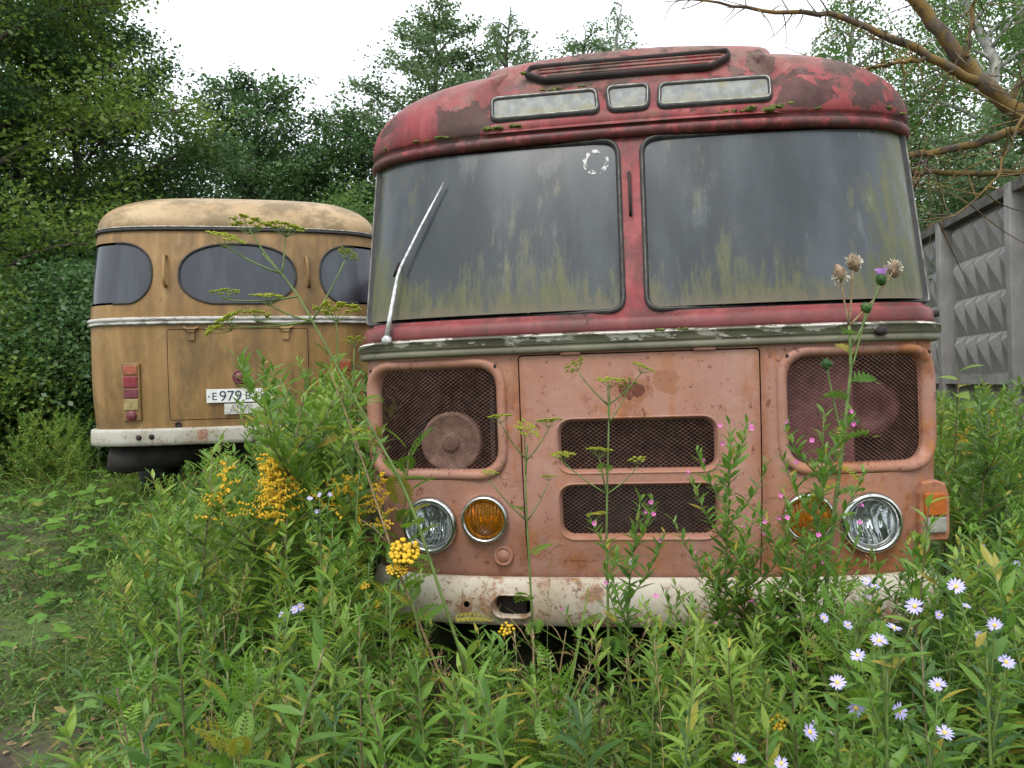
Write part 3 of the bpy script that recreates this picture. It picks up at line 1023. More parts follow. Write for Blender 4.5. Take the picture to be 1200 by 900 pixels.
    # corner turn signals
    for s in (-1, 1):
        sh = [(-.062, .0), (.058, .0), (.066, .03), (.068, .19), (.055, .232), (.02, .246), (-.045, .240), (-.062, .2)]
        c0 = Vector((s * 1.165, .115, .765))
        ang = Matrix.Rotation(R(12) * s, 4, 'Z')
        vs = []
        for yy, k in ((.14, 1.0), (.012, 1.0), (0.0, .94)):
            for a, b in sh:
                zc = .12
                vs.append(c0 + ang @ Vector((a * k * s, yy, zc + (b - zc) * k)))
        n = len(sh)
        fs = [(i * n + j, i * n + (j + 1) % n, (i + 1) * n + (j + 1) % n, (i + 1) * n + j) for i in range(2) for j in range(n)] + [tuple(2 * n + j for j in range(n))]
        o = MB().add(vs, fs).build('turn_signal', M['red'], root)
        if s < 0:
            o['label'] = 'corner lamp with murky overgrown lenses'
        def lens(nm, z0, z1, mat):
            b = MB()
            b.box(c0 + ang @ Vector((.002 * s, -.002, (z0 + z1) / 2)), (.088, .022, z1 - z0), ang.to_3x3())
            ob = b.build(nm, mat, o)
            mod = ob.modifiers.new('bevel', 'BEVEL'); mod.width = .005; mod.segments = 2
            return ob
        lens('orange_lens' if s > 0 else 'lens', .105, .195, M['orange'] if s > 0 else M['murk'])
        lens('clear_lens' if s > 0 else 'lens', .035, .098, M['whitelens'] if s > 0 else M['murk'])

    # ---- bumper with tow openings
    def BS(u, z, d=0.0):
        k = (z - .548) / .094
        out = .040 + .024 * math.sqrt(max(0, 1 - min(1, k * k))) + d
        x, y = pl.at(u)
        p = Vector((x * .945, y, z))
        e = .004
        a, b = pl.at(u + e), pl.at(u - e)
        t = Vector((a[0] - b[0], a[1] - b[1], 0)).normalized()
        return p + Vector((t.y, -t.x, 0)) * out
    ue = pl.end * .99
    slot = lambda x0, x1, z0, z1: round_poly(rect(x0, x1, z0, z1), .046, 7)
    holes = [slot(-.655, -.480, .490, .585), slot(.470, .650, .490, .585)]
    small = [[(cx + .013 * math.cos(a), .542 + .013 * math.sin(a)) for a in np.linspace(0, 2 * math.pi, 13)[:-1]] for cx in (-.77, .77)]
    v, f = panel(BS, [(-ue, .478), (-.9, .454), (.9, .454), (ue, .478), (ue, .642), (-ue, .642)], holes + small, .04)
    bb = MB().add(v, f)
    for h in holes:
        c = (sum(p[0] for p in h) / len(h), sum(p[1] for p in h) / len(h))
        h2 = [(c[0] + (p[0] - c[0]) * .90, c[1] + (p[1] - c[1]) * .88) for p in h]
        ring(bb, BS, [(c[0] + (p[0] - c[0]) * 1.07, c[1] + (p[1] - c[1]) * 1.1) for p in h], h2, [(0, .001), (.35, .010), (.65, .008), (1, -.012), (1, -.04)])
    ul = np.linspace(-ue, ue, 70)
    for zz, sg in ((.642, 1), (.454, -1)):
        vs = []
        for d in (0.0, -.012, -.055):
            for u in ul:
                z = zz if sg > 0 else .454 + max(0, (abs(u) - .9) / (ue - .9)) * .024
                p = BS(u, z, d)
                vs.append((p.x, p.y, z + sg * (.006 if d == -.012 else 0)))
        n = len(ul)
        bb.add(vs, [(i * n + j, i * n + j + 1, (i + 1) * n + j + 1, (i + 1) * n + j) for i in range(2) for j in range(n - 1)])
    bb.build('bumper', M['bumper'], root, True)
    # tow hooks behind the openings
    for x in (-.57, .56):
        MB().box((x, .02, .535), (.16, .02, .12)).build('bumper_bracket', M['innard'], root)

    # ---- wiper
    w = lambda px, pz, d: SO(-abs(U(px)) if abs(px) <= 1.234 else -pl.end, pz, d)
    arm = [w(-1.055, 1.652, .05), w(-1.046, 1.78, .040), w(-1.030, 1.93, .032), w(-1.018, 1.975, .030), w(-.93, 2.16, .026), w(-.832, 2.355, .022)]
    wo = MB().tube(arm, [.0125, .0105, .008, .008, .0065, .004], 8).build('wiper', M['steel'], root, True)
    MB().lathe([(.022, -.01), (.022, .012), (.014, .018), (.0005, .018)], 16, Matrix.Translation(w(-1.055, 1.652, .045))).build('wiper_pivot', M['steel'], wo, True)
    MB().tube([w(-1.062, 1.945, .012), w(-1.045, 1.985, .014), w(-1.035, 2.01, .016)], .006, 6).build('wiper_stub', M['innard'], wo, True)

    # ---- moss on the roof edge and dark gutter dirt
    def moss(x, y, z, r, sq, sd):
        mb = MB()
        rr = np.random.default_rng(sd)
        for k in range(7):
            blob(mb, (x + rr.normal(0, r * .8 * sq), y + rr.normal(0, r * .3), z + rr.normal(0, r * .15)), r * rr.uniform(.4, .8), (1.2, .8, .6), sd * 10 + k, 2, .3)
        mb.build('moss_clump', M['moss'], root, True)
    zl = 2.565
    for x, dz, r, sq in ((-.735, .125, .022, .6), (-.60, .0, .026, 1.4), (-.50, .002, .018, 1.0), (.545, .0, .022, 1.8), (.64, .004, .018, 1.0), (.70, .055, .024, .6), (.70, .02, .02, .6), (1.10, .01, .014, .8), (.10, -.915, .011, 2.2), (.19, -.912, .010, 2)):
        if dz < -.5:
            p = SO(x, 1.648, .036)
            moss(p.x, p.y, p.z, r, sq, int(abs(x) * 100))
        else:
            p = SO(U(x), 2.54, .03)
            moss(p.x, p.y + dz * .75, zb(p.x) + .022 + dz, r, sq, int(abs(x) * 100) + 5)
    for i, (mx_, r) in enumerate(((-1.12, .012), (-.95, .014), (-.85, .016), (.42, .013), (.48, .015), (.60, .022), (.80, .012), (1.17, .014))):
        p = SO(U(mx_), 2.54, .03)
        moss(p.x, p.y, zb(p.x) + .016, r, 1.5, 200 + i)
    moss(-.32, .262, 2.765, .014, 2.6, 77)
    moss(-.20, .268, 2.772, .010, 2.0, 78)
    moss(-.475, .345, 2.882, .014, .8, 79)

    # ---- sides, running gear
    for s in (-1, 1):
        for k in range(5):
            u0 = UE + .35 + k * 1.15
            q = rect(u0, u0 + .95, 1.80, 2.42)
            if s < 0:
                q = [(-a, b) for a, b in q][::-1]
            v, f = panel(lambda a, b: SO(a, b, .004), round_poly(q, .08, 5), (), .4)
            g = MB().add(v, f).build('side_window', M['dglass'], root)
            ring(MB(), SO, round_poly(q, .08, 5, -.015), round_poly(q, .08, 5, .012), [(0, 0), (.2, .014), (.8, .014), (1, .003)]).build('gasket', M['rubber'], g, True)
        for yy in (1.35, 5.1):
            wheel((s * 1.02, yy, .40), .42, .26, root)
    MB().box((0, 3.4, .50), (.9, 6.2, .16)).box((0, 1.35, .40), (1.8, .12, .12)).box((-.5, .85, .47), (.1, 1.2, .14)).box((.5, .85, .47), (.1, 1.2, .14)).build('chassis', M['dark'], root)
    return root

def wheel(c, r, w, parent):
    mt = Matrix.Translation(c) @ Matrix.Rotation(R(90), 4, 'Z')
    t = MB().lathe([(r * .55, -w / 2), (r * .9, -w / 2), (r, -w * .32), (r, w * .32), (r * .9, w / 2), (r * .55, w / 2)], 28).build('wheel', M['tyre'], parent, True, mt)
    MB().lathe([(r * .56, -w * .4), (r * .5, -w * .1), (r * .2, -w * .1), (.001, -w * .1)], 24).lathe([(r * .56, w * .4), (r * .5, w * .1), (r * .2, w * .1), (.001, w * .1)], 24).build('rim', M['innard'], t, True)

red_bus()

# ================================================================== the yellow bus
def yellow_bus():
    g0 = .40
    mw = Matrix.Translation((-2.27, 6.62, g0)) @ Euler((0, 0, R(13)), 'XYZ').to_matrix().to_4x4()
    root = empty('bus', mw, label='old ochre yellow bus seen from behind, parked under the trees', cat='bus')
    pl = Plan(1.225, .46, 2.9)
    wf = lambda z: 1 - .03 * ((1.25 - z) / .6) ** 2 if z < 1.25 else (1.0 if z < 1.62 else 1 - .045 * ((z - 1.62) / .85) ** 1.6)
    yf = lambda z: .02 * ((1.2 - z) / .5) ** 2 if z < 1.2 else (0.0 if z < 1.62 else .10 * ((z - 1.62) / .85) ** 1.5)
    S, SO = make_surface(pl, wf, yf)
    U = pl.u
    UE = pl.end + .1
    def lx(loop):
        return [(U(a) if abs(a) <= 1.224 else math.copysign(pl.end + (abs(a) - 1.225), a), b) for a, b in loop]
    def oval(cx, cz, a, b, n=2.6, k=44, inset=0.0):
        out = []
        for t in np.linspace(0, 2 * math.pi, k + 1)[:-1]:
            c, s = math.cos(t), math.sin(t)
            out.append((cx + (a - inset) * math.copysign(abs(c) ** (2 / n), c), cz + (b - inset) * math.copysign(abs(s) ** (2 / n), s)))
        return out
    def central(inset=0):
        o = oval(.005, 2.028, .482, .270, 2.35, 48, inset)
        return lx([(a, max(b, 1.775 + inset)) for a, b in o])
    def corner(s, inset=0):
        # D-shaped pane wrapping round the corner: round inner end, square outer end out of sight on the side
        o = [(1.60 - inset, 1.785 + inset), (1.60 - inset, 2.310 - inset)]
        for t in np.linspace(math.pi / 2, 3 * math.pi / 2, 25):
            c, sn = math.cos(t), math.sin(t)
            z = 2.035 + (.275 - inset) * math.copysign(abs(sn) ** .85, sn)
            o.append((.985 + (.31 - inset) * math.copysign(abs(c) ** .9, c), max(z, 1.785 + inset)))
        l = [(U(a) if a <= 1.2249 else pl.end + (a - 1.225), b) for a, b in o]
        return [(s * a, b) for a, b in l] if s > 0 else [(-a, b) for a, b in l][::-1]
    hq = [(-.556, .828), (.556, .828), (.556, 1.566), (-.556, 1.566)]
    UC = pl.end + .55
    body = MB()
    v, f = panel(S, [(-UC, .70), (UC, .70), (UC, 1.61), (-UC, 1.61)], [lx(round_poly(hq, .012, 2, -.006))], .06)
    body.add(v, f)
    v, f = panel(S, [(-UC, 1.61), (UC, 1.61), (UC, 2.44), (-UC, 2.44)], [central(), corner(-1), corner(1)], .06)
    body.add(v, f)
    zs = [.70, 1.0, 1.3, 1.61, 1.9, 2.2, 2.44]
    cols = [UC, UC + 2, UC + 4, UC + 6.0]
    for s in (-1, 1):
        n = len(zs)
        body.add([S(s * u, z) for u in cols for z in zs], [(i * n + j, (i + 1) * n + j, (i + 1) * n + j + 1, i * n + j + 1) for i in range(len(cols) - 1) for j in range(n - 1)])
    yb = S(cols[-1], 1.3).y
    body.add([(-1.2, yb, .6), (1.2, yb, .6), (1.2, yb, 2.5), (-1.2, yb, 2.5)], [(0, 1, 2, 3)])
    body.build('body_shell', M['yellow'], root, True)
    # roof
    us = np.concatenate([[-UC - 6.0, -UC - 3.0], np.linspace(-UC, UC, 80), [UC + 3.0, UC + 6.0]])
    rows = []
    for off, z in ((-.03, 2.42), (.0, 2.43), (.004, 2.445)):
        rows.append([Vector((p.x, p.y, z)) for p in (SO(u, 2.43, off) for u in us)])
    for k in range(1, 13):
        th = k / 12 * math.pi / 2
        r = []
        for u in us:
            p = SO(u, 2.43, .004)
            t = 1 - math.cos(th)
            cx, cy = p.x * .30, max(p.y, .95)
            r.append(Vector((p.x + (cx - p.x) * t, p.y + (cy - p.y) * t, 2.445 + .375 * math.sin(th) ** .95)))
        rows.append(r)
    last = rows[-1]
    rows.append([Vector((p.x * .5, p.y + .1, p.z + .03)) for p in last])
    rows.append([Vector((0, p.y + .1, p.z + .04)) for p in last])
    n = len(us)
    MB().add([p for r in rows for p in r], [(i * n + j, i * n + j + 1, (i + 1) * n + j + 1, (i + 1) * n + j) for i in range(len(rows) - 1) for j in range(n - 1)]).build('roof', M['yellow'], root, True)
    ub = np.linspace(-UC, UC, 80)
    def strip(name, mat, prof):
        n = len(ub)
        return MB().add([SO(u, z, d) for z, d in prof for u in ub], [(i * n + j, i * n + j + 1, (i + 1) * n + j + 1, (i + 1) * n + j) for i in range(len(prof) - 1) for j in range(n - 1)]).build(name, mat, root, True)
    strip('gutter', M['rubber'], [(2.398, -.004), (2.400, .020), (2.408, .026), (2.418, .022), (2.422, .008)])
    strip('gutter_trim', M['trim'], [(2.424, .006), (2.427, .024), (2.434, .024), (2.438, .004)])
    strip('belt_moulding', M['ybelt'], [(1.612, -.004), (1.613, .018), (1.620, .024), (1.632, .022), (1.637, .012), (1.642, .012), (1.647, .024), (1.664, .026), (1.674, .018), (1.677, -.004)])
    # windows
    for lp, lpi in ((central(), central(.02)), (corner(-1), corner(-1, .02)), (corner(1), corner(1, .02))):
        v, f = panel(lambda a, b: SO(a, b, -.006), lpi, (), .06)
        g = MB().add(v, f).build('window', M['dglass'], root, True)
        ring(MB(), SO, lp, lpi, [(0, -.004), (0, .010), (.5, .013), (.85, .006), (1, -.008)]).build('gasket', M['rubber'], g, True)
    # hatch
    v, f = panel(lambda a, b: SO(a, b, .004), lx(round_poly(hq, .012, 2)), (), .08)
    h = MB().add(v, f)
    ring(h, SO, lx(round_poly(hq, .012, 2)), lx(round_poly(hq, .012, 2, .001)), [(0, .004), (0, -.03)])
    hatch = h.build('hatch', M['yellow'], root, True)
    for x in (-.370, .380):
        b = MB()
        p = SO(U(x), 1.54, .014)
        b.box(SO(U(x), 1.52, .012), (.05, .014, .085)).tube([SO(U(x - .055), 1.585, .016), SO(U(x - .03), 1.572, .022), SO(U(x + .03), 1.572, .022), SO(U(x + .055), 1.585, .016)], .013, 8)
        b.box(SO(U(x), 1.565, .018), (.06, .02, .04))
        b.build('hinge', M['yellow'], hatch)
    MB().lathe([(.028, 0), (.028, .006), (.018, .008), (.014, .002), (.0005, .0)], 16, Matrix.Translation(SO(U(-.50), .785, .0))).build('lock', M['innard'], root, True)
    # grab handles
    for x in (-.572, .58):
        MB().tube([SO(U(x - .006), 2.18, .0), SO(U(x - .006), 2.175, .045), SO(U(x - .002), 2.12, .058), SO(U(x + .002), 2.0, .058), SO(U(x + .004), 1.935, .045), SO(U(x + .004), 1.93, .0)], .0155, 8).build('grab_handle', M['yellow'], root, True)
    # tail lamps
    for s in (-1, 1):
        xc = s * .848
        u0 = U(xc)
        fr = SO(u0, 1.065, .0)
        nrm = (SO(u0, 1.065, .1) - fr).normalized()
        rot = Vector((0, -1, 0)).rotation_difference(nrm).to_matrix()
        rm = rot.to_4x4()
        o = MB().box((0, 0, 0), (.15, .03, .47)).build('tail_lamp', M['yellow'], root, False, Matrix.Translation(fr + nrm * .006) @ rm)
        mod = o.modifiers.new('bevel', 'BEVEL'); mod.width = .008; mod.segments = 2
        for nm, z0, z1, mat in (('coral_lens', .14, .218, 'coral'), ('red_lens', .036, .128, 'redlens'), ('dark_red_lens', -.048, .026, 'dimred'), ('cream_lens', -.148, -.058, 'cream')):
            l = MB().box((0, -.012, (z0 + z1) / 2), (.118, .022, z1 - z0)).build(nm, M[mat], o)
            mod = l.modifiers.new('bevel', 'BEVEL'); mod.width = .006; mod.segments = 2
        MB().lathe([(.042, 0), (.042, .018), (.034, .024), (.0005, .027)], 20, Matrix.Translation((0, -.012, -.192))).build('round_reflector', M['dimred'], o, True)
    MB().lathe([(.058, -.01), (.058, .03), (.05, .042), (.047, .034), (.034, .045), (.0005, .05)], 24, Matrix.Translation(SO(U(.003), 1.167, .004))).build('round_red_lamp', M['dimred'], root, True)
    # number plate
    p = SO(U(0), 1.015, .02)
    def facing(x, z, d):
        return Matrix.Translation((x, p.y - d, z)) @ Matrix.Rotation(R(90), 4, 'X')
    pb = MB().box((0, p.y, 1.015), (.524, .006, .112))
    po = pb.build('number_plate', M['plate'], root)
    mod = po.modifiers.new('bevel', 'BEVEL'); mod.width = .002; mod.segments = 2
    yv = .0042
    text_mesh('lettering', 'E', .088, M['ink'], po, facing(-.222, .983, yv))
    text_mesh('lettering', '979', .122, M['ink'], po, facing(-.164, .972, yv), .001, 1.0)
    text_mesh('lettering', 'BY', .088, M['ink'], po, facing(.040, .983, yv), .001, 1.05)
    text_mesh('lettering', '97', .088, M['ink'], po, facing(.158, .992, yv))
    MB().box((.150, p.y - .0035, 1.015), (.003, .001, .10)).build('divider', M['ink'], po)
    for x in (-.243, .243):
        MB().lathe([(.006, 0), (.006, .003), (.0005, .004)], 10, Matrix.Translation((x, p.y - .003, 1.012))).build('plate_bolt', M['ink'], po, True)
    p2 = MB().box((.09, p.y + .004, .905), (.43, .004, .088)).build('lower_plate', M['plate2'], root)
    text_mesh('lettering', 'ATT', .10, M['faint'], p2, facing(-.09, .868, 0), .0005, 1.0)
    # bumper
    def BS(u, z, d=0.0):
        x, y = pl.at(u)
        e = .004
        a, b = pl.at(u + e), pl.at(u - e)
        t = Vector((a[0] - b[0], a[1] - b[1], 0)).normalized()
        return Vector((x * .975, y, z)) + Vector((t.y, -t.x, 0)) * (.035 + d)
    prof = [(.762, -.05), (.764, -.004), (.758, .010), (.735, .014), (.66, .014), (.630, .010), (.622, -.004), (.624, -.05)]
    n = len(ub)
    MB().add([BS(u * (pl.end + .06) / UC, z, d) for z, d in prof for u in ub], [(i * n + j, i * n + j + 1, (i + 1) * n + j + 1, (i + 1) * n + j) for i in range(len(prof) - 1) for j in range(n - 1)]).build('bumper', M['ybumper'], root, True)
    for x, z in ((-.80, .693), (-.70, .697), (.12, .64)):
        MB().lathe([(.022, 0), (.022, .008), (.012, .016), (.0005, .017)], 12, Matrix.Translation(BS(U(x), z, .014))).build('rusted_bolt', M['innard'], root, True)
    MB().tube([(-1.08, .22, .52), (-.95, .25, .50), (-.60, .3, .53), (-.35, .35, .55)], [.10, .12, .10, .06], 12).build('spare_tank', M['dark'], root, True)
    MB().box((0, 3.3, .50), (1.6, 5.6, .20)).build('chassis', M['dark'], root)
    for s in (-1, 1):
        for yy in (1.9, 5.6):
            wheel((s * 1.0, yy, .41), .42, .28, root)
        for k in range(4):
            u0 = UC + .25 + k * 1.3
            q = rect(u0, u0 + 1.1, 1.80, 2.32)
            if s < 0:
                q = [(-a, b) for a, b in q][::-1]
            v, f = panel(lambda a, b: SO(a, b, .004), round_poly(q, .08, 5), (), .4)
            g = MB().add(v, f).build('side_window', M['dglass'], root)
            ring(MB(), SO, round_poly(q, .08, 5, -.015), round_poly(q, .08, 5, .012), [(0, 0), (.2, .014), (.8, .014), (1, .003)]).build('gasket', M['rubber'], g, True)
yellow_bus()

# ================================================================== concrete fence
def fence():
    A, B = Vector((5.64, 8.70, 0)), Vector((6.03, 10.85, 0))
    d = (B - A); Lp = d.length; d.normalize()
    nrm = Vector((-d.y, d.x, 0))          # faces the buses
    z0, z1 = 1.40, 3.40
    def frame_mat(k):
        o = A + d * (Lp * k)
        return Matrix(((d.x, nrm.x, 0, o.x), (d.y, nrm.y, 0, o.y), (0, 0, 1, 0), (0, 0, 0, 1)))
    pw, ph = .36, .475
    # one relief block: hipped lozenge with its ridge high up, local x along fence, y out, z up
    bm = mesh('relief_block', [(0, 0, 0), (pw, 0, 0), (pw, 0, ph), (0, 0, ph), (pw * .5, .105, ph * .76), (pw * .5, .0, 0)],
              [(3, 0, 4), (0, 5, 4), (5, 1, 4), (1, 2, 4), (2, 3, 4)], M['concrete'])
    labels = {-1: 'concrete fence panel at the right edge, nearest the camera', 0: 'concrete fence panel with diamond relief beside the red bus', 1: 'concrete fence panel behind the red bus corner, farthest back'}
    for k in (-1, 0, 1):
        fm = frame_mat(k)
        root = empty('concrete_fence', fm, label=labels[k], cat='fence', group='concrete fence panels')
        MB().box((Lp / 2, -.05, (z0 + z1) / 2), (Lp - .16, .08, z1 - z0)).build('slab', M['concrete'], root)
        ca = MB().box((Lp / 2, .0, z1 + .06), (Lp - .1, .26, .12))
        ca.build('top_rail', M['dark_concrete'], root)
        MB().box((Lp / 2, .0, z0 - .05), (Lp - .1, .24, .10)).build('bottom_ledge', M['concrete'], root)
        MB().box((Lp / 2, -.05, z0 / 2 - .05), (Lp - .12, .12, z0 - .1)).build('base_slab', M['concrete'], root)
        b = MB().box((0, .0, 1.8), (.14, .32, 3.42))
        p = b.build('post', M['concrete'], root)
        mod = p.modifiers.new('bevel', 'BEVEL'); mod.width = .012; mod.segments = 2
        n = int((Lp - .2) / pw)
        x0 = (Lp - n * pw) / 2
        for r in range(4):
            for c in range(n):
                link('relief_block', bm, root, Matrix.Translation((x0 + c * pw, -.008, z0 + .04 + r * (ph + .012))))
fence()

# ================================================================== vegetation toolkit
def xf(mats, tv):
    """apply (n,4,4) matrices to template verts (k,3) -> (n*k,3)"""
    k = len(tv)
    h = np.concatenate([tv, np.ones((k, 1))], 1)
    return np.einsum('nij,kj->nki', mats[:, :3, :], h).reshape(-1, 3)

def joined(parts, name, mat, tints=None, smooth=True):
    """parts: list of (template verts, template quads, mats, tint)"""
    V, F, T = [], [], []
    base = 0
    for tv, tf, mats, ti in parts:
        n = len(mats)
        if n == 0:
            continue
        V.append(xf(mats, tv))
        f = tf[None] + (np.arange(n) * len(tv))[:, None, None] + base
        F.append(f.reshape(-1, tf.shape[1]))
        T.append(np.repeat(ti, len(tf)))
        base += n * len(tv)
    return mesh(name, np.concatenate(V), np.concatenate(F), mat, smooth, np.concatenate(T))

def frames(pos, dirs, roll, size, width=None):
    """matrices with X axis along dirs, Z roughly up; roll about X; size scale"""
    d = dirs / np.linalg.norm(dirs, axis=1, keepdims=True)
    up = np.tile(np.array([0, 0, 1.0]), (len(d), 1))
    flat = np.abs(d[:, 2]) > .97
    up[flat] = (1, 0, 0)
    y = np.cross(up, d)
    y /= np.linalg.norm(y, axis=1, keepdims=True)
    z = np.cross(d, y)
    c, s = np.cos(roll)[:, None], np.sin(roll)[:, None]
    y2 = y * c + z * s
    z2 = z * c - y * s
    w = size if width is None else width
    m = np.zeros((len(d), 4, 4))
    m[:, :3, 0] = d * size[:, None]
    m[:, :3, 1] = y2 * w[:, None]
    m[:, :3, 2] = z2 * size[:, None]
    m[:, :3, 3] = pos
    m[:, 3, 3] = 1
    return m

def leaf_tpl(profile, droop=.25, fold=.25, pet=0.0):
    """unit-length leaf along +X; profile = [(t, half width)]"""
    v, f = [], []
    for t, w in profile:
        z = -droop * t * t
        v += [(t, -w, z + fold * w), (t, 0, z), (t, w, z + fold * w)]
    n = len(profile)
    for i in range(n - 1):
        a, b = 3 * i, 3 * i + 3
        f += [(a, b, b + 1, a + 1), (a + 1, b + 1, b + 2, a + 2)]
    return np.array(v, float), np.array(f, int)

LANCE = leaf_tpl([(0, .008), (.18, .062), (.42, .098), (.72, .062), (1, .003)], .30, .35)
LANCE2 = leaf_tpl([(0, .008), (.2, .095), (.45, .140), (.75, .085), (1, .003)], .05, .3)
LANCE3 = leaf_tpl([(0, .008), (.2, .052), (.45, .080), (.75, .055), (1, .003)], .55, .4)
WILLOW = leaf_tpl([(0, .008), (.2, .10), (.5, .135), (.78, .085), (1, .004)], .18, .3)
OVAL = leaf_tpl([(0, .02), (.2, .19), (.5, .25), (.8, .15), (1, .01)], .2, .25)
BLADE = leaf_tpl([(0, .012), (.3, .013), (.6, .011), (.85, .007), (1, .001)], .55, .5)
BLADE2 = leaf_tpl([(0, .010), (.3, .011), (.6, .009), (.85, .006), (1, .001)], 1.1, .5)

CHEAP = {}
for _k, _p, _d in (('lance', [(0, .008), (.42, .10), (1, .003)], .30), ('willow', [(0, .01), (.5, .135), (1, .004)], .18), ('oval', [(0, .02), (.45, .25), (1, .02)], .2), ('blade', [(0, .012), (.5, .012), (1, .001)], .7)):
    CHEAP[_k] = leaf_tpl(_p, _d, .35)

def pinnate(nl=9, lw=.035, ll=.30, lobes=True):
    v, f = [], []
    def quad(p):
        b = len(v)
        v.extend(p)
        f.append((b, b + 1, b + 2, b + 3))
    for i in range(7):
        t0, t1 = i / 7, (i + 1) / 7
        z0, z1 = -.35 * t0 * t0, -.35 * t1 * t1
        quad([(t0, -.008, z0), (t1, -.006, z1), (t1, .006, z1), (t0, .008, z0)])
    for i in range(nl):
        t = .14 + .84 * i / (nl - 1)
        l = ll * math.sin(math.pi * min(1, .18 + .82 * t)) ** .8 + .03
        z = -.35 * t * t
        for s in (-1, 1):
            dx, dy = .42, .90 * s
            tip = (t + dx * l, dy * l, z - .10 * l)
            mid = (t + dx * l * .5, dy * l * .5, z + .02)
            px, py = -dy * lw, dx * lw
            quad([(t, 0, z), (mid[0] + px * s * 1.1, mid[1] + py * s * 1.1, mid[2]), tip, (mid[0] - px * s * 1.1, mid[1] - py * s * 1.1, mid[2])])
            if lobes and l > .12:
                for q, sc in ((.35, .38), (.65, .34)):
                    for e in (-1, 1):
                        bx, by_ = t + dx * l * q, dy * l * q
                        ox, oy = (dx * .7 - e * dy * .7), (dy * .7 + e * dx * .7)
                        ln = l * sc
                        quad([(bx, by_, z), (bx + ox * ln * .5 - oy * .018, by_ + oy * ln * .5 + ox * .018, z + .01), (bx + ox * ln, by_ + oy * ln, z - .01), (bx + ox * ln * .5 + oy * .018, by_ + oy * ln * .5 - ox * .018, z + .01)])
    return np.array(v, float), np.array(f, int)
FERN = pinnate()
FERN_S = pinnate(7, .03, .26, False)

def thistle_leaf():
    v, f = [], []
    def quad(p):
        b = len(v); v.extend(p); f.append((b, b + 1, b + 2, b + 3))
    for i in range(6):
        t = .06 + .15 * i
        l = [.16, .26, .30, .27, .20, .11][i]
        z = -.5 * t * t
        quad([(t - .08, -.03, z + .02), (t + .09, -.03, z), (t + .09, .03, z), (t - .08, .03, z + .02)])
        for s in (-1, 1):
            for a, k in ((.9, 1.0), (.25, .72)):
                dx, dy = math.cos(a + .35), math.sin(a + .35) * s
                quad([(t - .03, 0, z), (t + dx * l * k * .45 - .03, dy * l * k * .55, z + .05), (t + dx * l * k, dy * l * k, z + .10), (t + dx * l * k * .5 + .06, dy * l * k * .42, z + .03)])
    quad([(.9, -.03, -.45), (1.0, -.015, -.52), (1.15, 0, -.62), (.95, .03, -.47)])
    return np.array(v, float), np.array(f, int)
THISTLE = thistle_leaf()

def round_leaf():
    n = 14
    v = [(.06, 0, .02)]
    for i in range(n + 1):
        a = -math.pi * .88 + 2 * math.pi * .88 * i / n
        r = .5 * (1 + .07 * math.cos(6 * a))
        v.append((.5 + r * math.cos(a), r * 1.05 * math.sin(a), .06 * math.cos(3 * a) - .10 * (r * math.cos(a) + .3)))
    v.append((.5, 0, .0))
    c = len(v) - 1
    f = [(c, i, i + 1, c) for i in range(1, n + 1)]
    f = [(c, 1 + i, 2 + i, min(3 + i, n + 1)) for i in range(0, n, 2)]
    return np.array(v, float), np.array(f, int)
ROUND = round_leaf()

MESHES = {}
def leaf_mesh(tpl, key, mat):
    k = (key, mat)
    if k not in MESHES:
        MESHES[k] = mesh('leaf', tpl[0], tpl[1], M[mat], True)
    return MESHES[k]

def bez(p0, p1, p2, n):
    t = np.linspace(0, 1, n)[:, None]
    return (1 - t) ** 2 * np.array(p0) + 2 * t * (1 - t) * np.array(p1) + t * t * np.array(p2)

def path_at(path, t):
    path = np.asarray(path)
    s = np.concatenate([[0], np.cumsum(np.linalg.norm(np.diff(path, axis=0), axis=1))])
    q = np.asarray(t) * s[-1]
    return np.stack([np.interp(q, s, path[:, i]) for i in range(3)], 1)

def stem_leaf_mats(path, n, t0, t1, size, el, rr, width=None):
    """spiral leaves; size(t), el(t) in radians"""
    ts = np.linspace(t0, t1, n) + rr.normal(0, .006, n)
    ts = np.clip(ts, 0, 1)
    az = np.arange(n) * 2.399 + rr.uniform(0, 6.28) + rr.normal(0, .25, n)
    e = el(ts) + rr.normal(0, .2, n)
    d = np.stack([np.cos(az) * np.cos(e), np.sin(az) * np.cos(e), np.sin(e)], 1)
    sz = size(ts) * rr.uniform(.75, 1.2, n)
    return frames(path_at(path, ts), d, rr.normal(0, .3, n), sz)

def random_path(h, lean, rr, n=9):
    a = rr.uniform(0, 6.28)
    b = rr.uniform(0, 6.28)
    off = np.array([math.cos(a), math.sin(a)]) * lean * h
    mid = np.array([math.cos(b), math.sin(b)]) * .04 * h
    return bez((0, 0, -.03), (off[0] * .2 + mid[0], off[1] * .2 + mid[1], h * .55), (off[0], off[1], h), n)

# flower templates -------------------------------------------------
def aster_head():
    mb = MB()
    n = 17
    rr = np.random.default_rng(3)
    for k in range(n):
        a = 2 * math.pi * k / n + rr.normal(0, .08)
        l = .5 * rr.uniform(.85, 1.05)
        w = .055
        c, s = math.cos(a), math.sin(a)
        z = rr.uniform(.0, .12)
        P = lambda r, q, zz: (c * r - s * q, s * r + c * q, zz)
        mb.add([P(.10, -w * .5, 0), P(l * .65, -w, z * .6), P(l, 0, z), P(l * .65, w, z * .6), P(.10, w * .5, 0)], [(0, 1, 2, 3, 4)])
    me = mesh('petals', mb.v, mb.f, M['petal'])
    cb = blob(MB(), (0, 0, .02), .12, (1, 1, .6), 2, 2, .1)
    me2 = mesh('flower_core', cb.v, cb.f, M['petal_core'], True)
    return me, me2
ASTER = aster_head()

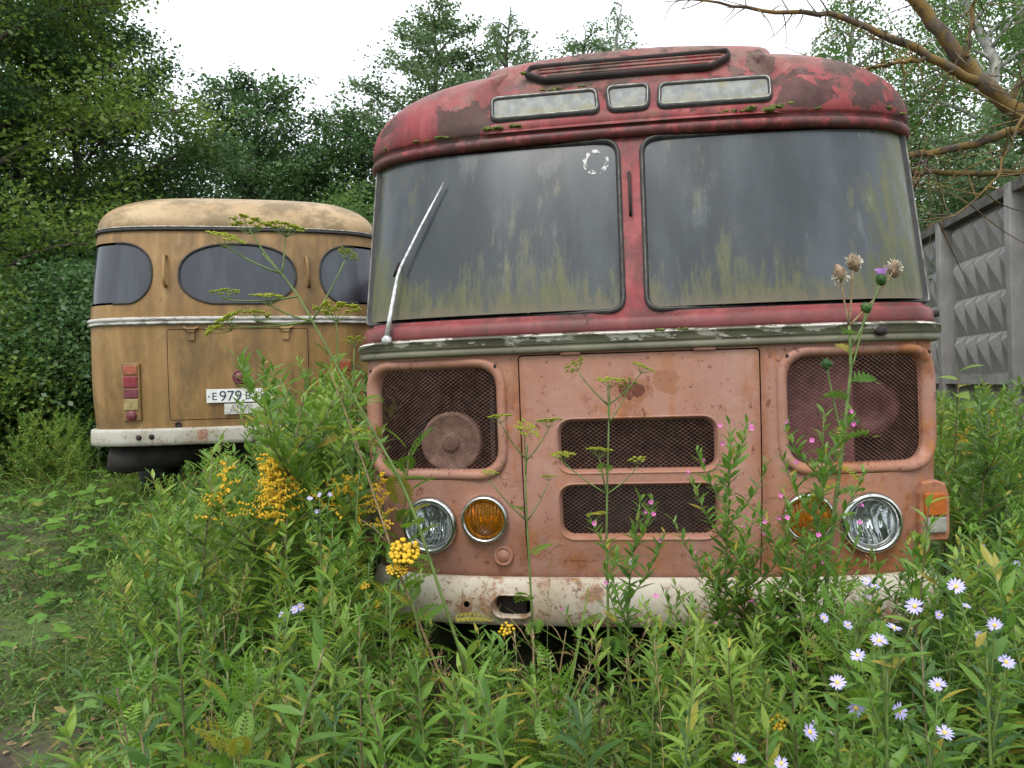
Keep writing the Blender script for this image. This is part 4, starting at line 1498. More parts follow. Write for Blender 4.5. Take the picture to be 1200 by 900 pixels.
def umbel_tpl(seed, rays=13, sub=12):
    rr = np.random.default_rng(seed)
    st, hd = MB(), []
    for i in range(rays):
        a = i * 2.4 + rr.normal(0, .2)
        rad = .5 * math.sqrt((i + .6) / rays)
        tip = np.array([math.cos(a) * rad, math.sin(a) * rad, .34 - .18 * rad + rr.normal(0, .015)])
        st.tube([(0, 0, 0), tuple(tip * (.55, .55, .45)), tuple(tip)], [.009, .007, .006], 3, cap=False)
        for j in range(sub):
            b = j * 2.4 + rr.uniform(0, 1)
            q = .10 * math.sqrt((j + .5) / sub)
            hd.append(tip + np.array([math.cos(b) * q, math.sin(b) * q, .035 + rr.normal(0, .01)]))
    hd = np.array(hd)
    octv = np.array([(1, 0, 0), (0, 1, 0), (-1, 0, 0), (0, -1, 0), (0, 0, .7), (0, 0, -.7)], float)
    octf = np.array([(0, 1, 4, 4), (1, 2, 4, 4), (2, 3, 4, 4), (3, 0, 4, 4), (1, 0, 5, 5), (2, 1, 5, 5), (3, 2, 5, 5), (0, 3, 5, 5)])
    tri = octf[:, :3]
    m = np.zeros((len(hd), 4, 4)); s = rr.uniform(.024, .044, len(hd))
    for k in range(3):
        m[:, k, k] = s
    m[:, :3, 3] = hd; m[:, 3, 3] = 1
    me = joined([(octv, tri, m, rr.uniform(0, .99, len(hd)))], 'umbel', M['umbel'], smooth=True)
    ms = mesh('umbel_rays', st.v, st.f, M['stem'], True)
    return me, ms
UMBELS = [umbel_tpl(k, 12 + 2 * k, 13) for k in range(3)]

def button_cluster(seed, n, spread, r, mat, flat=.35):
    rr = np.random.default_rng(seed)
    mb = MB()
    pts = []
    tries = 0
    while len(pts) < n and tries < 4000:
        tries += 1
        p = np.array([rr.normal(0, spread), rr.normal(0, spread), 0])
        p[2] = flat * (spread - np.hypot(p[0], p[1]) * .8) + rr.normal(0, r * .4)
        if np.hypot(p[0], p[1]) < spread * 1.9 and all(np.linalg.norm(p - q) > r * 1.45 for q in pts):
            pts.append(p)
    for k, p in enumerate(pts):
        blob(mb, p, r, (1, 1, .75), seed * 50 + k, 1, .05)
    st = MB()
    for p in pts:
        st.tube([(0, 0, -spread * 2.2), tuple(p * (.6, .6, 1) + (0, 0, -spread * .7)), tuple(p)], r * .18, 3, cap=False)
    return mesh('flower_cluster', mb.v, mb.f, M[mat], True), mesh('flower_stalks', st.v, st.f, M['stem'], True)
TANSY = [button_cluster(k, 34 + 8 * k, .024, .0078, 'gold') for k in range(2)]
TANSY_S = button_cluster(5, 14, .012, .0056, 'gold')

def pink_flower():
    mb = MB()
    for k in range(4):
        a = k * math.pi / 2
        c, s = math.cos(a), math.sin(a)
        P = lambda r, q, z: (c * r - s * q, s * r + c * q, z)
        mb.add([P(.05, 0, 0), P(.4, -.30, .15), P(.55, -.12, .2), P(.50, 0, .2), P(.55, .12, .2), P(.4, .30, .15)], [(0, 1, 2, 3, 4, 5)])
    mb.tube([(0, 0, -1.0), (0, 0, 0)], [.06, .10], 4)
    return mesh('blossom', mb.v, mb.f, M['pink'])
PINK = pink_flower()

def gold_plume(seed):
    rr = np.random.default_rng(seed)
    mb = MB()
    for b in range(16):
        a = rr.uniform(0, 6.28)
        z0 = -.17 + .21 * b / 16
        L = .10 * (1 - b / 20)
        for j in range(14):
            t = (j + 1) / 14
            blob(mb, (math.cos(a) * L * t + rr.normal(0, .003), math.sin(a) * L * t + rr.normal(0, .003), z0 + .05 * t - .035 * t * t + rr.normal(0, .003)), rr.uniform(.0026, .0046), (1, 1, 1.3), seed * 300 + b * 14 + j, 0, 0)
    return mesh('flower_plume', mb.v, mb.f, M['gold'], False)
PLUME = [gold_plume(1), gold_plume(2)]

def stem_obj(path, r0, r1, mat, parent, n=5, name='stem'):
    k = len(path)
    mb = MB().tube([tuple(p) for p in path], [r0 + (r1 - r0) * i / (k - 1) for i in range(k)], n)
    return mb.build(name, M[mat], parent, True)

def T(p):
    return Matrix.Translation(tuple(p))

def root_at(name, x, y, label, cat, group=None, rz=0.0):
    z = float(ground_z(x, y))
    return empty(name, Matrix.Translation((x, y, z)) @ Matrix.Rotation(rz, 4, 'Z'), label=label, cat=cat, group=group)

def put_leaves(root, mats, tpls, mat):
    for i, m in enumerate(mats):
        key, tpl = tpls[i % len(tpls)]
        o = bpy.data.objects.new('leaf', leaf_mesh(tpl, key, mat))
        COL.objects.link(o)
        o.parent = root
        o.matrix_local = Matrix(m.tolist())

# ================================================================== weeds: (x, y, height) of each plant
FRONT_WEEDS = [ (0.14, 1.64, 0.81), (-0.52, 1.49, 0.98), (0.68, 2.87, 0.54), (0.63, 2.22, 0.69), (0.73, 1.66, 0.86), (1.05, 2.22, 0.67), (-0.81, 
2.92, 0.83), (-0.2, 2.18, 0.65), (0.82, 1.8, 0.86), (-0.79, 1.87, 0.97), (-0.72, 2.09, 0.9), (1.01, 1.75, 0.73), (0.09, 1.97, 0.75), (-0.28, 2.5, 
0.49), (1.17, 1.69, 0.84), (-1.14, 2.49, 0.55), (0.53, 2.72, 0.5), (-0.85, 1.71, 0.79), (-0.73, 2.56, 0.72), (1.34, 2.35, 0.56), (0.69, 1.89, 0.78), 
(-0.71, 2.73, 0.78), (1.24, 1.84, 0.96), (-0.67, 1.51, 0.82), (0.36, 2.56, 0.65), (1.07, 2.49, 0.73), (0.4, 1.67, 0.73), (0.92, 2.11, 0.8), (-1.25, 
2.59, 0.5), (-0.38, 1.67, 0.81), (0.83, 1.54, 0.87), (-0.23, 1.65, 0.82), (-1.09, 2.82, 0.62), (1.5, 2.29, 0.86), (0.83, 2.66, 0.55), (-1, 2.15, 
0.81), (-0.52, 2.59, 0.91), (-0.65, 1.82, 0.82), (-0.39, 2.2, 0.87), (-0.55, 2.35, 0.89), (0.31, 2.07, 0.76), (-1.19, 2.92, 0.61), (-1.12, 2.27, 
0.49), (1.15, 2.65, 0.62), (1.12, 2.8, 0.56), (-0.14, 2.57, 0.43), (0.06, 2.62, 0.48), (0.24, 1.54, 0.93), (1.21, 2.19, 0.6), (-0.2, 2.76, 0.38), 
(0.07, 2.38, 0.52), (-0.98, 2.73, 0.81), (-0.8, 2.2, 0.85), (1.43, 2.14, 0.65), (0.38, 2.94, 0.47), (-0.57, 2.08, 0.91), (0.78, 2.06, 0.88), (-0.1, 
1.78, 0.77), (0.04, 1.52, 0.88), (1.7, 2.78, 0.6), (1.59, 2.66, 0.62), (0.94, 1.63, 0.94), (0.22, 2.49, 0.56), (0.21, 2.86, 0.42), (0.25, 2.32, 
0.73), (0.56, 2, 0.7), (-0.23, 2.01, 0.74), (-0.08, 1.45, 0.75), (-0.94, 2.03, 0.77), (0.93, 2.39, 0.8), (1.38, 2.86, 0.58), (0.47, 1.56, 0.71), 
(0.92, 1.89, 0.67), (-0.33, 1.5, 0.71), (0.36, 1.91, 0.68), (-0.36, 1.87, 0.9), (-0.46, 2.77, 0.66), (-0.73, 2.37, 0.75), (0.91, 2.79, 0.57), (-1.1, 
2.65, 0.69), (0.58, 2.38, 0.61), (1.83, 2.68, 0.77), (-0.96, 2.9, 0.69), (-0.56, 1.62, 0.71), (1.31, 1.95, 0.8), (0.75, 2.34, 0.69), (0.02, 2.79, 
0.46), (0.1, 2.17, 0.63), (1.9, 2.93, 0.68), (-1, 2.33, 0.63), (0.38, 2.3, 0.76), (1.18, 2.35, 0.68), (-0.59, 2.85, 0.84), (-0.06, 2.17, 0.51), 
(-0.2, 2.91, 0.46), (-0.75, 1.62, 0.84), (-1.32, 2.72, 0.42), (-0.08, 1.98, 0.73), (-0.27, 2.3, 0.68), (-0.08, 1.59, 0.65), (0.44, 2.44, 0.61), 
(0.41, 2.16, 0.69), (-0.1, 2.37, 0.47), (1.24, 2.75, 0.53), (-1.38, 2.92, 0.48) ]
LEFT_WEEDS = [ (-0.89, 4.06, 1.39), (-2.1, 4.1, 0.5), (-1.92, 4.06, 0.85), (-1.67, 4.16, 0.89), (-1.84, 4.35, 0.84), (-1.83, 5.45, 0.85), (-0.74, 
4.36, 1.42), (-0.85, 4.76, 1.33), (-1.69, 4.77, 0.86), (-1.36, 4.9, 1.37), (-0.71, 3.83, 1.17), (-0.77, 5.46, 0.95), (-1.46, 5.52, 1.02), (-1.27, 
3.02, 1.2), (-1.81, 5.09, 0.99), (-2.16, 5.35, 0.82), (-1.45, 3.7, 0.89), (-1.06, 3.42, 1.06), (-2, 4.42, 0.85), (-1.46, 3.33, 0.92), (-0.96, 4.52, 
1.4), (-1.1, 4.06, 1.11), (-1.01, 3.89, 1.13), (-1.45, 4, 1.08), (-0.91, 3.59, 1.45), (-0.78, 3.22, 1.26), (-2.22, 4.97, 0.64), (-1.99, 5.19, 0.84), 
(-2.35, 5.42, 0.7), (-1.29, 5.3, 1.27), (-1.49, 4.78, 1.14), (-1.25, 5.09, 1.06), (-2.04, 5, 0.67), (-1.22, 4.68, 1.09), (-0.98, 4.92, 1.08), (-0.7, 
3.04, 1.49), (-1.43, 4.51, 1.24), (-1.23, 3.61, 1.34), (-0.65, 4.58, 1.11), (-1.26, 4.21, 1.18), (-1.59, 5.21, 1.03), (-0.54, 3.12, 1.19), (-1.26, 
3.39, 1.06), (-1.75, 3.76, 0.8), (-0.96, 3, 1.41), (-1.11, 3.15, 1.12), (-2.58, 5.26, 0.3), (-2.39, 5.17, 0.51), (-1.66, 3.37, 0.74), (-1.43, 5.06, 
1.26), (-0.79, 5.24, 1.23), (-1.84, 4.53, 0.99), (-0.88, 3.4, 1.39), (-1.47, 4.23, 1.15), (-2.52, 5.55, 0.58), (-1.68, 3.96, 0.91), (-1.75, 3.51, 
0.78), (-2.13, 4.7, 0.74), (-0.7, 4.05, 1.22), (-1.45, 3.13, 0.99), (-2.06, 5.57, 0.83), (-1.11, 5.24, 1.32), (-2.32, 4.6, 0.35), (-1.24, 5.52, 
1.36), (-1.97, 4.84, 0.86), (-1.57, 3.83, 1.12), (-1.63, 5.38, 1.16), (-1.94, 3.78, 0.61), (-0.92, 4.29, 1.24), (-2.21, 4.45, 0.57), (-1.22, 4.39, 
1.29), (-1.28, 4.03, 1.2), (-1.67, 4.34, 1.12), (-1.63, 5.57, 0.96), (-2.69, 5.59, 0.41) ]
RIGHT_WEEDS = [ (2.74, 5.09, 1.09), (3.93, 6.44, 0.88), (4.08, 6.66, 0.83), (3.8, 6.79, 0.86), (5.13, 7.62, 0.65), (5.54, 7.95, 0.55), (4.13, 5.99, 
0.82), (1.99, 3.73, 1.05), (4.09, 7.16, 0.72), (2.71, 4.69, 0.88), (3.14, 5.28, 0.81), (3.21, 4.71, 0.94), (3.41, 5.73, 0.91), (3.02, 4.86, 0.82), 
(2.2, 3.47, 1.3), (3.86, 5.81, 0.87), (5, 6.76, 0.63), (3.78, 5.45, 0.79), (2.76, 3.84, 0.94), (5.43, 7.51, 0.52), (4.02, 6.87, 0.73), (4.27, 6.92, 
0.86), (4.44, 6.02, 0.83), (2.52, 3.62, 1.29), (4.91, 7.45, 0.51), (4.54, 7.39, 0.62), (2.47, 4.36, 1.22), (2.83, 4.46, 0.93), (4.19, 7.54, 0.72), 
(3.85, 6.2, 0.72), (3.44, 4.73, 0.87), (4.07, 5.57, 0.83), (2.61, 4.2, 1.11), (4.86, 7.16, 0.67), (3.29, 6, 0.82), (3.7, 6.03, 0.96), (4.6, 6.24, 
0.83), (2.97, 5.66, 0.71), (2.21, 3.71, 1.23), (5.16, 7.98, 0.54), (3.82, 7.06, 0.8), (2.5, 3.85, 1.25), (4.78, 6.51, 0.69), (3.64, 5.13, 0.97), 
(4.39, 7.61, 0.62), (3.58, 6.52, 0.69), (3.21, 5.49, 0.94), (3.43, 6.18, 0.86), (3.07, 4.18, 1.1), (1.96, 3.5, 1.27), (3.31, 4.5, 0.88), (3.66, 6.33, 
0.71), (2.43, 4.64, 1.03), (4.3, 7.94, 0.71), (3.05, 4.52, 1.15), (4.71, 7.52, 0.57), (4.26, 6.35, 0.8), (3.1, 5.86, 0.84), (2.98, 5.45, 0.93), 
(4.54, 6.62, 0.63) ]
RIGHT_NEAR = [ (1.77, 2.65, 1), (1.85, 3.25, 0.62), (1.74, 2.51, 0.8), (1.5, 2.29, 0.98), (1.31, 2.49, 0.82), (1.94, 3.04, 0.67), (1.37, 2.16, 0.91), 
(1.11, 2.12, 0.9), (1.95, 3.45, 0.68), (1.93, 2.85, 0.78), (2.39, 3.25, 0.73), (1.58, 2.8, 0.74), (2.11, 3.43, 0.63), (1.75, 2.87, 0.7), (2.07, 3.21, 
0.91), (1.29, 2.3, 0.96), (1.71, 2.31, 0.83), (1.51, 2.63, 0.95), (1.95, 2.64, 0.82), (2.32, 3.58, 0.78), (2.58, 3.58, 0.65), (2.22, 3.1, 0.76), 
(2.15, 3.59, 0.81), (2.15, 2.93, 0.77), (2.47, 3.37, 0.78), (2.25, 3.44, 0.82) ]
BACK_WEEDS = [ (-6.29, 9.49, 0.9), (-5.52, 9.33, 0.9), (-5.92, 9.18, 0.73), (-4.92, 9.17, 0.84), (-5.32, 8.69, 0.59), (-5.18, 9.42, 0.61), (-5.65, 
10.02, 0.86), (-5.64, 8.35, 0.83), (-4.19, 7.67, 0.61), (-5.37, 7.9, 0.88), (-4.79, 7.65, 0.64), (-6.88, 9.84, 0.66), (-5.96, 9.82, 0.59), (-6.66, 
10.47, 0.71), (-4.97, 8.24, 0.88), (-5.28, 9.24, 0.68), (-4.72, 8.18, 0.87), (-6.08, 8.91, 0.91), (-4.59, 8.62, 0.63), (-5.48, 9.67, 0.84), (-5.13, 
7.72, 0.61), (-6.58, 10.21, 0.76), (-6.66, 9.93, 0.84), (-5.66, 8.11, 0.78), (-4.89, 8.67, 0.56), (-6.59, 9.41, 0.78), (-4, 7.56, 0.7), (-5.04, 8.91, 
0.84), (-6.04, 8.66, 0.99), (-5.68, 9.53, 0.64), (-5.01, 7.56, 0.73), (-6.36, 9.82, 0.58), (-4.45, 7.88, 0.77), (-5.12, 8.6, 0.75), (-5.14, 9.88, 
0.55), (-6.12, 9.3, 0.63), (-4.4, 8.14, 0.79), (-6.27, 10.29, 0.89), (-7.25, 10.4, 0.86), (-5.14, 8.37, 0.86) ]
LEFT_LOW = [ (-2.2, 3.84, 0.26), (-2.45, 4.89, 0.23), (-4.65, 6.72, 0.24), (-1.84, 3.68, 0.28), (-2.55, 4.13, 0.19), (-3.99, 7.13, 0.21), (-2.84, 
5.21, 0.24), (-2, 3.45, 0.18), (-2.15, 4.23, 0.27), (-3.63, 6.71, 0.28), (-2.65, 3.76, 0.23), (-3.12, 4.46, 0.3), (-3.82, 7.4, 0.33), (-3.18, 6.16, 
0.31), (-3.73, 5.91, 0.32), (-2.33, 3.44, 0.23), (-1.65, 3.27, 0.34), (-4.13, 6.11, 0.31), (-3.39, 5.7, 0.26), (-3.3, 5.44, 0.29), (-2.73, 5.54, 
0.25), (-2.97, 5.02, 0.31), (-2.61, 4.53, 0.3), (-2.97, 4.28, 0.3), (-2.82, 6.06, 0.3), (-3.19, 5.09, 0.26), (-3.38, 4.85, 0.18), (-2.69, 4.78, 0.2), 
(-3.72, 5.34, 0.33), (-4.46, 7.02, 0.17), (-2.21, 4.57, 0.24), (-3.9, 6.17, 0.21), (-5.08, 7.31, 0.24), (-4.09, 7.58, 0.3), (-4.24, 7.25, 0.3), 
(-4.81, 7.05, 0.21), (-3.95, 5.78, 0.28), (-4.82, 7.39, 0.33), (-3.62, 6.26, 0.28), (-3.02, 5.62, 0.3), (-3.4, 6.04, 0.29), (-4.52, 7.45, 0.25), 
(-2.66, 5.07, 0.25), (-4.5, 6.37, 0.19), (-2.85, 5.76, 0.32), (-4.24, 6.76, 0.18) ]

# ---------------------------------------------------------------- near weeds, leaf by leaf
FRONT_KINDS = [
    ('leafy_weed', 'leaf', [('l1', LANCE), ('l2', LANCE2), ('l3', LANCE3)], 'mid green lance-leaved weed stem in the bed before the red bus'),
    ('leafy_weed', 'leaf_lime', [('l1', LANCE), ('l2', LANCE2), ('l3', LANCE3)], 'lime green lance-leaved weed stem in the bed before the red bus'),
    ('leafy_weed', 'leaf_dark', [('l1', LANCE), ('l2', LANCE2), ('l3', LANCE3)], 'dark green narrow-leaved weed stem in the bed before the red bus'),
    ('feathery_weed', 'tansy', [('f1', FERN), ('f2', FERN_S)], 'feathery fern-leaved weed without bloom in the bed before the red bus'),
]
def near_weed(x, y, h, k, rr, label=None, group='weeds growing before the red bus'):
    name, mat, tpls, lab = FRONT_KINDS[k]
    root = root_at(name, x, y, label or lab, 'weed', group)
    path = random_path(h, rr.uniform(.03, .2), rr)
    stem_obj(path, .0052, .0018, 'stem' if rr.random() < .7 else 'stem_brown', root)
    if k == 3:
        n = int(10 + 12 * h)
        mats = stem_leaf_mats(path, n, .12, .99, lambda t: .17 - .09 * t, lambda t: .35 + .6 * t, rr)
    else:
        n = int(24 + 40 * h)
        L = rr.uniform(.08, .13)
        mats = stem_leaf_mats(path, n, .22, 1.0, lambda t: L * (1.1 - .55 * np.clip((t - .35) / .65, 0, 1)), lambda t: .25 + .75 * np.clip((t - .5) * 2, 0, 1), rr)
    put_leaves(root, mats, tpls, mat)
    return root
rw = np.random.default_rng(21)
for x, y, h in FRONT_WEEDS:
    k = int(rw.choice(4, p=[.38, .34, .14, .14]))
    col = ('left of the bumper end', 'before the left headlight', 'before the left tow opening', 'before the hatch', 'before the right tow opening', 'before the right headlight', 'right of the bumper end')[int(np.searchsorted((-.75, -.42, -.05, .42, .75, 1.15), x / y * 2.6))]
    row = 'nearest row' if y < 1.9 else ('middle row' if y < 2.45 else 'bumper row')
    lab = ('mid green lance-leaved weed', 'lime green lance-leaved weed', 'dark green lance-leaved weed', 'feathery bloomless weed')[k]
    if abs(x - .12) < .42 and y > 2.45:
        if rw.random() < .45:
            continue
        h *= .85
    near_weed(x, y, h, k, rw, lab + ', ' + row + ' ' + col)

# ---------------------------------------------------------------- mid-distance weeds: stem and joined foliage, shared meshes
def weed_variant(kind, h, seed):
    rr = np.random.default_rng(seed)
    path = random_path(h, .12, rr)
    parts = []
    stems = MB().tube([tuple(p) for p in path], list(np.linspace(.006, .002, len(path))), 4)
    br = []
    if kind == 'bushy':
        for b in range(9):
            t = .3 + .07 * b
            p0 = path_at(path, [t])[0]
            a = b * 2.4
            L = h * (.36 - .25 * (t - .4))
            p2 = p0 + np.array([math.cos(a) * L * .6, math.sin(a) * L * .6, L * .8])
            bp = bez(p0, p0 + np.array([math.cos(a) * L * .45, math.sin(a) * L * .45, L * .25]), p2, 5)
            br.append(bp)
            stems.tube([tuple(q) for q in bp], [.003, .0025, .002, .0018, .0015], 3)
    if kind == 'fern':
        m = stem_leaf_mats(path, 26, .1, 1.0, lambda t: .23 - .11 * t, lambda t: .3 + .6 * t, rr)
        parts.append((FERN[0], FERN[1], m, rr.uniform(0, .99, len(m))))
    elif kind == 'willow':
        m = stem_leaf_mats(path, 64, .12, 1.0, lambda t: .105 - .035 * t, lambda t: .4 + .4 * t, rr)
        parts.append((WILLOW[0], WILLOW[1], m, rr.uniform(0, .99, len(m))))
    else:
        m = stem_leaf_mats(path, 70, .12, 1.0, lambda t: .130 - .06 * t, lambda t: .2 + .7 * t, rr)
        parts.append((LANCE[0], LANCE[1], m, rr.uniform(0, .99, len(m))))
        for bp in br:
            m = stem_leaf_mats(bp, 26, .1, 1.0, lambda t: .080 - .035 * t, lambda t: .4 + .4 * t, rr)
            parts.append((LANCE2[0], LANCE2[1], m, rr.uniform(0, .99, len(m))))
    return parts, stems

VARS = {}
def weed_meshes(kind, mat, v):
    key = (kind, mat, v)
    if key not in VARS:
        parts, stems = weed_variant(kind, 1.0, 100 + v * 7 + len(kind))
        VARS[key] = (joined(parts, 'foliage', M[mat]), mesh('stem', stems.v, stems.f, M['stem' if v % 2 else 'stem_brown'], True))
    return VARS[key]

def mid_weed(name, kind, mat, x, y, h, rr, label, cat, group, plume=False):
    root = root_at(name, x, y, label, cat, group, rr.uniform(0, 6.28))
    fo, st = weed_meshes(kind, mat, int(rr.integers(0, 4)))
    w = max(h, .62)
    sc = Matrix.Diagonal((w, w, h, 1))
    link('stem', st, root, sc)
    o = link('foliage', fo, root, sc)
    o['kind'] = 'stuff'
    return root
rw = np.random.default_rng(5)
MID = [('bushy_weed', 'bushy', 'leaf', 'mid green branching weed'), ('bushy_weed', 'bushy', 'leaf_lime', 'lime green branching weed'),
       ('feathery_weed', 'fern', 'tansy', 'feathery fern-leaved weed'), ('willow_shoot', 'willow', 'leaf_grey', 'grey-green willow shoot'),
       ('leafy_weed', 'plain', 'leaf_dark', 'dark green leafy weed')]
def mid_bed(table, probs, where, group):
    for x, y, h in table:
        k = int(rw.choice(5, p=probs))
        nm, kd, mt, lb = MID[k]
        mid_weed(nm, kd, mt, x, y, h, rw, ('near ', 'middle ', 'far ')[int(np.searchsorted(np.quantile([q[1] for q in table], (.33, .67)), y))] + lb + ' ' + where, 'willow' if k == 3 else 'weed', group)
LEFT_WEEDS = [(x, y, h * (.84 if x / y < -.285 and y > 3.3 else 1.0)) for x, y, h in LEFT_WEEDS]
mid_bed(LEFT_WEEDS, [.30, .16, .10, .28, .16], 'between the two buses', 'thicket between the buses')
mid_bed(RIGHT_WEEDS, [.40, .30, .05, .05, .20], 'below the concrete fence', 'weeds below the concrete fence')
mid_bed(RIGHT_NEAR, [.45, .15, .05, .05, .30], 'beside the red bus corner', 'weeds beside the red bus corner')
mid_bed(BACK_WEEDS, [.35, .2, .0, .05, .40], 'at the forest edge', 'weeds at the forest edge')

BUMPER_BUSHES = [(.60, 2.62, .80), (.72, 2.72, .86), (.86, 2.66, .92), (1.0, 2.62, .84), (1.12, 2.56, .80), (1.25, 2.60, .88), (.55, 2.42, .72), (.92, 2.40, .82), (1.18, 2.34, .80), (1.35, 2.45, .86),
                 (-.40, 2.72, .78), (-.52, 2.80, .92), (-.62, 2.68, .90), (-.30, 2.55, .62), (-.72, 2.60, .95)]
THICKET = [(-.78, 3.35, 1.30), (-.90, 3.50, 1.34), (-.80, 3.75, 1.42), (-.98, 3.85, 1.40), (-1.12, 3.6, 1.0), (-.86, 4.05, 1.40), (-1.05, 4.2, 1.26), (-.72, 3.55, 1.30), (-1.25, 3.9, .95), (-.92, 3.2, 1.0), (-.74, 3.15, 1.05), (-1.1, 3.3, .9), (-1.35, 4.3, .9), (-1.2, 4.5, 1.0)]
mid_bed(THICKET, [.25, .45, .05, .25, .0], 'at the left flank of the red bus', 'tall weeds at the left flank')
TANGLE = [(round(float(a), 2), round(float(b), 2), round(float(c), 2)) for a, b, c in zip(rw.uniform(-1.05, 1.35, 64), rw.uniform(1.6, 2.75, 64), rw.uniform(.5, .8, 64))]
TANGLE = [(x * (.55 + .18 * y), y, h) for x, y, h in TANGLE if not (abs(x - .15) < .55 and y > 2.25)]
mid_bed(TANGLE, [.22, .22, .22, .18, .16], 'woven through the front bed', 'tangled weeds of the front bed')
mid_bed(BUMPER_BUSHES, [.50, .30, .05, .05, .10], 'crowding the front bumper', 'bushy weeds crowding the bumper')

# ---------------------------------------------------------------- broad-leaved ground plants on the left
rw = np.random.default_rng(9)
for x, y, h in LEFT_LOW:
    if (y < 4.6 and rw.random() < .75) or rw.random() < .2:
        continue
    root = root_at('broad_leaved_plant', x, y, ('near', 'middle', 'far')[int(np.searchsorted((4.6, 6.0), y))] + ' rosette of round broad leaves on the left clearing', 'plant', 'broad-leaved plants on the clearing')
    n = int(rw.integers(5, 10))
    az = np.arange(n) * 2.4 + rw.uniform(0, 6)
    rad = rw.uniform(.03, .20, n)
    base = np.stack([np.cos(az) * rad, np.sin(az) * rad, h * rw.uniform(.35, 1.0, n)], 1)
    d = np.stack([np.cos(az), np.sin(az), rw.normal(.05, .2, n)], 1)
    mats = frames(base, d, rw.normal(0, .25, n), rw.uniform(.05, .125, n) * (.75 if y < 4.6 else 1))
    put_leaves(root, mats, [('r', ROUND)], 'broad')
    st = MB()
    for p in base:
        st.tube([(p[0] * .1, p[1] * .1, -.01), (p[0] * .5, p[1] * .5, p[2] * .6), tuple(p)], .003, 3, cap=False)
    o = st.build('leaf_stalks', M['stem'], root, True)

# ---------------------------------------------------------------- single plants that stand out
def rel(root, p):
    return root.matrix_world.inverted() @ Vector(p)

def parsnip(x, y, pts, umbels, label, r0=.007, size=.12, leaves=6, seed=1):
    rr = np.random.default_rng(seed)
    root = root_at('wild_parsnip', x, y, label, 'wild parsnip')
    g = float(ground_z(x, y))
    P = [(0, 0, -.03)] + [(a - x, b - y, c - g) for a, b, c in pts]
    path = path_at(np.array(P), np.linspace(0, 1, 24))
    stem_obj(path, r0, r0 * .42, 'stem', root, 6)
    for i, (a, b, c, s) in enumerate(umbels):
        q = np.array([a - x, b - y, c - g])
        # ray stalk leaves the main stem a little below
        dd = np.linalg.norm(path - (q - [0, 0, .16]), axis=1)
        k = min(int(dd.argmin()), len(path) - 2)
        p0 = path[k]
        mid = p0 * .45 + q * .55 + np.array([0, 0, -.035])
        stem_obj(bez(p0, mid, q - [0, 0, .03], 6), r0 * .45, r0 * .26, 'stem', root, 4, 'branch')
        me, ms = UMBELS[i % 3]
        mt = Matrix.Translation(tuple(q - [0, 0, size * s * .34])) @ Euler((rr.normal(0, .22), rr.normal(0, .22), rr.uniform(0, 6))).to_matrix().to_4x4() @ Matrix.Scale(size * s, 4)
        o = link('umbel', me, root, mt)
        link('umbel_rays', ms, o)
    m = stem_leaf_mats(path, leaves, .22, .8, lambda t: .17 - .10 * t, lambda t: .35 + 0 * t, rr)
    put_leaves(root, m, [('f1', FERN)], 'tansy')

parsnip(.06, 2.84, [(.05, 2.85, .62), (.04, 2.85, .99), (.04, 2.85, 1.11), (.05, 2.85, 1.23)],
        [(-.045, 2.84, 1.34, .75), (.04, 2.83, 1.30, .8), (.13, 2.86, 1.32, .75), (.12, 2.84, 1.12, .5), (-.09, 2.83, 1.14, .5)],
        'slender wild parsnip with yellow-green umbels before the left hatch seam', seed=2)
parsnip(.31, 2.80, [(.32, 2.82, .62), (.32, 2.82, .87), (.33, 2.82, 1.11), (.34, 2.82, 1.29), (.34, 2.82, 1.43)],
        [(.235, 2.81, 1.52, .7), (.345, 2.80, 1.46, .8), (.46, 2.83, 1.505, .7), (.415, 2.84, 1.45, .6), (.30, 2.79, 1.215, .8), (.175, 2.82, 1.20, .7), (.44, 2.83, 1.175, .55)],
        'taller wild parsnip with yellow-green umbels before the middle of the hatch', seed=3)
parsnip(-.08, 2.53, [(-.1, 2.55, .22), (-.15, 2.55, .46), (-.19, 2.55, .6), (-.26, 2.55, .83), (-.32, 2.55, 1.03), (-.37, 2.55, 1.16), (-.46, 2.55, 1.33), (-.56, 2.55, 1.52), (-.62, 2.55, 1.64), (-.70, 2.55, 1.79), (-.79, 2.55, 1.89)],
        [(-.83, 2.55, 2.0, .9), (-.91, 2.54, 1.95, .8), (-.72, 2.57, 1.985, .8), (-.91, 2.55, 1.775, .6), (-.77, 2.53, 1.755, .7), (-.90, 2.56, 1.69, .9), (-.82, 2.57, 1.705, .7), (-.56, 2.55, 1.715, 1.0), (-.53, 2.57, 1.895, .5), (-.50, 2.53, 1.61, .5)],
        'tall wild parsnip leaning left across the gap between the buses', r0=.0075, size=.15, leaves=9, seed=4)
parsnip(-.62, 2.9, [(-.60, 2.9, .6), (-.58, 2.9, 1.0), (-.565, 2.9, 1.15)], [(-.565, 2.9, 1.295, .85), (-.68, 2.9, 1.31, .6), (-.49, 2.9, 1.25, .35)],
        'short wild parsnip before the left grille of the red bus', r0=.005, seed=5)

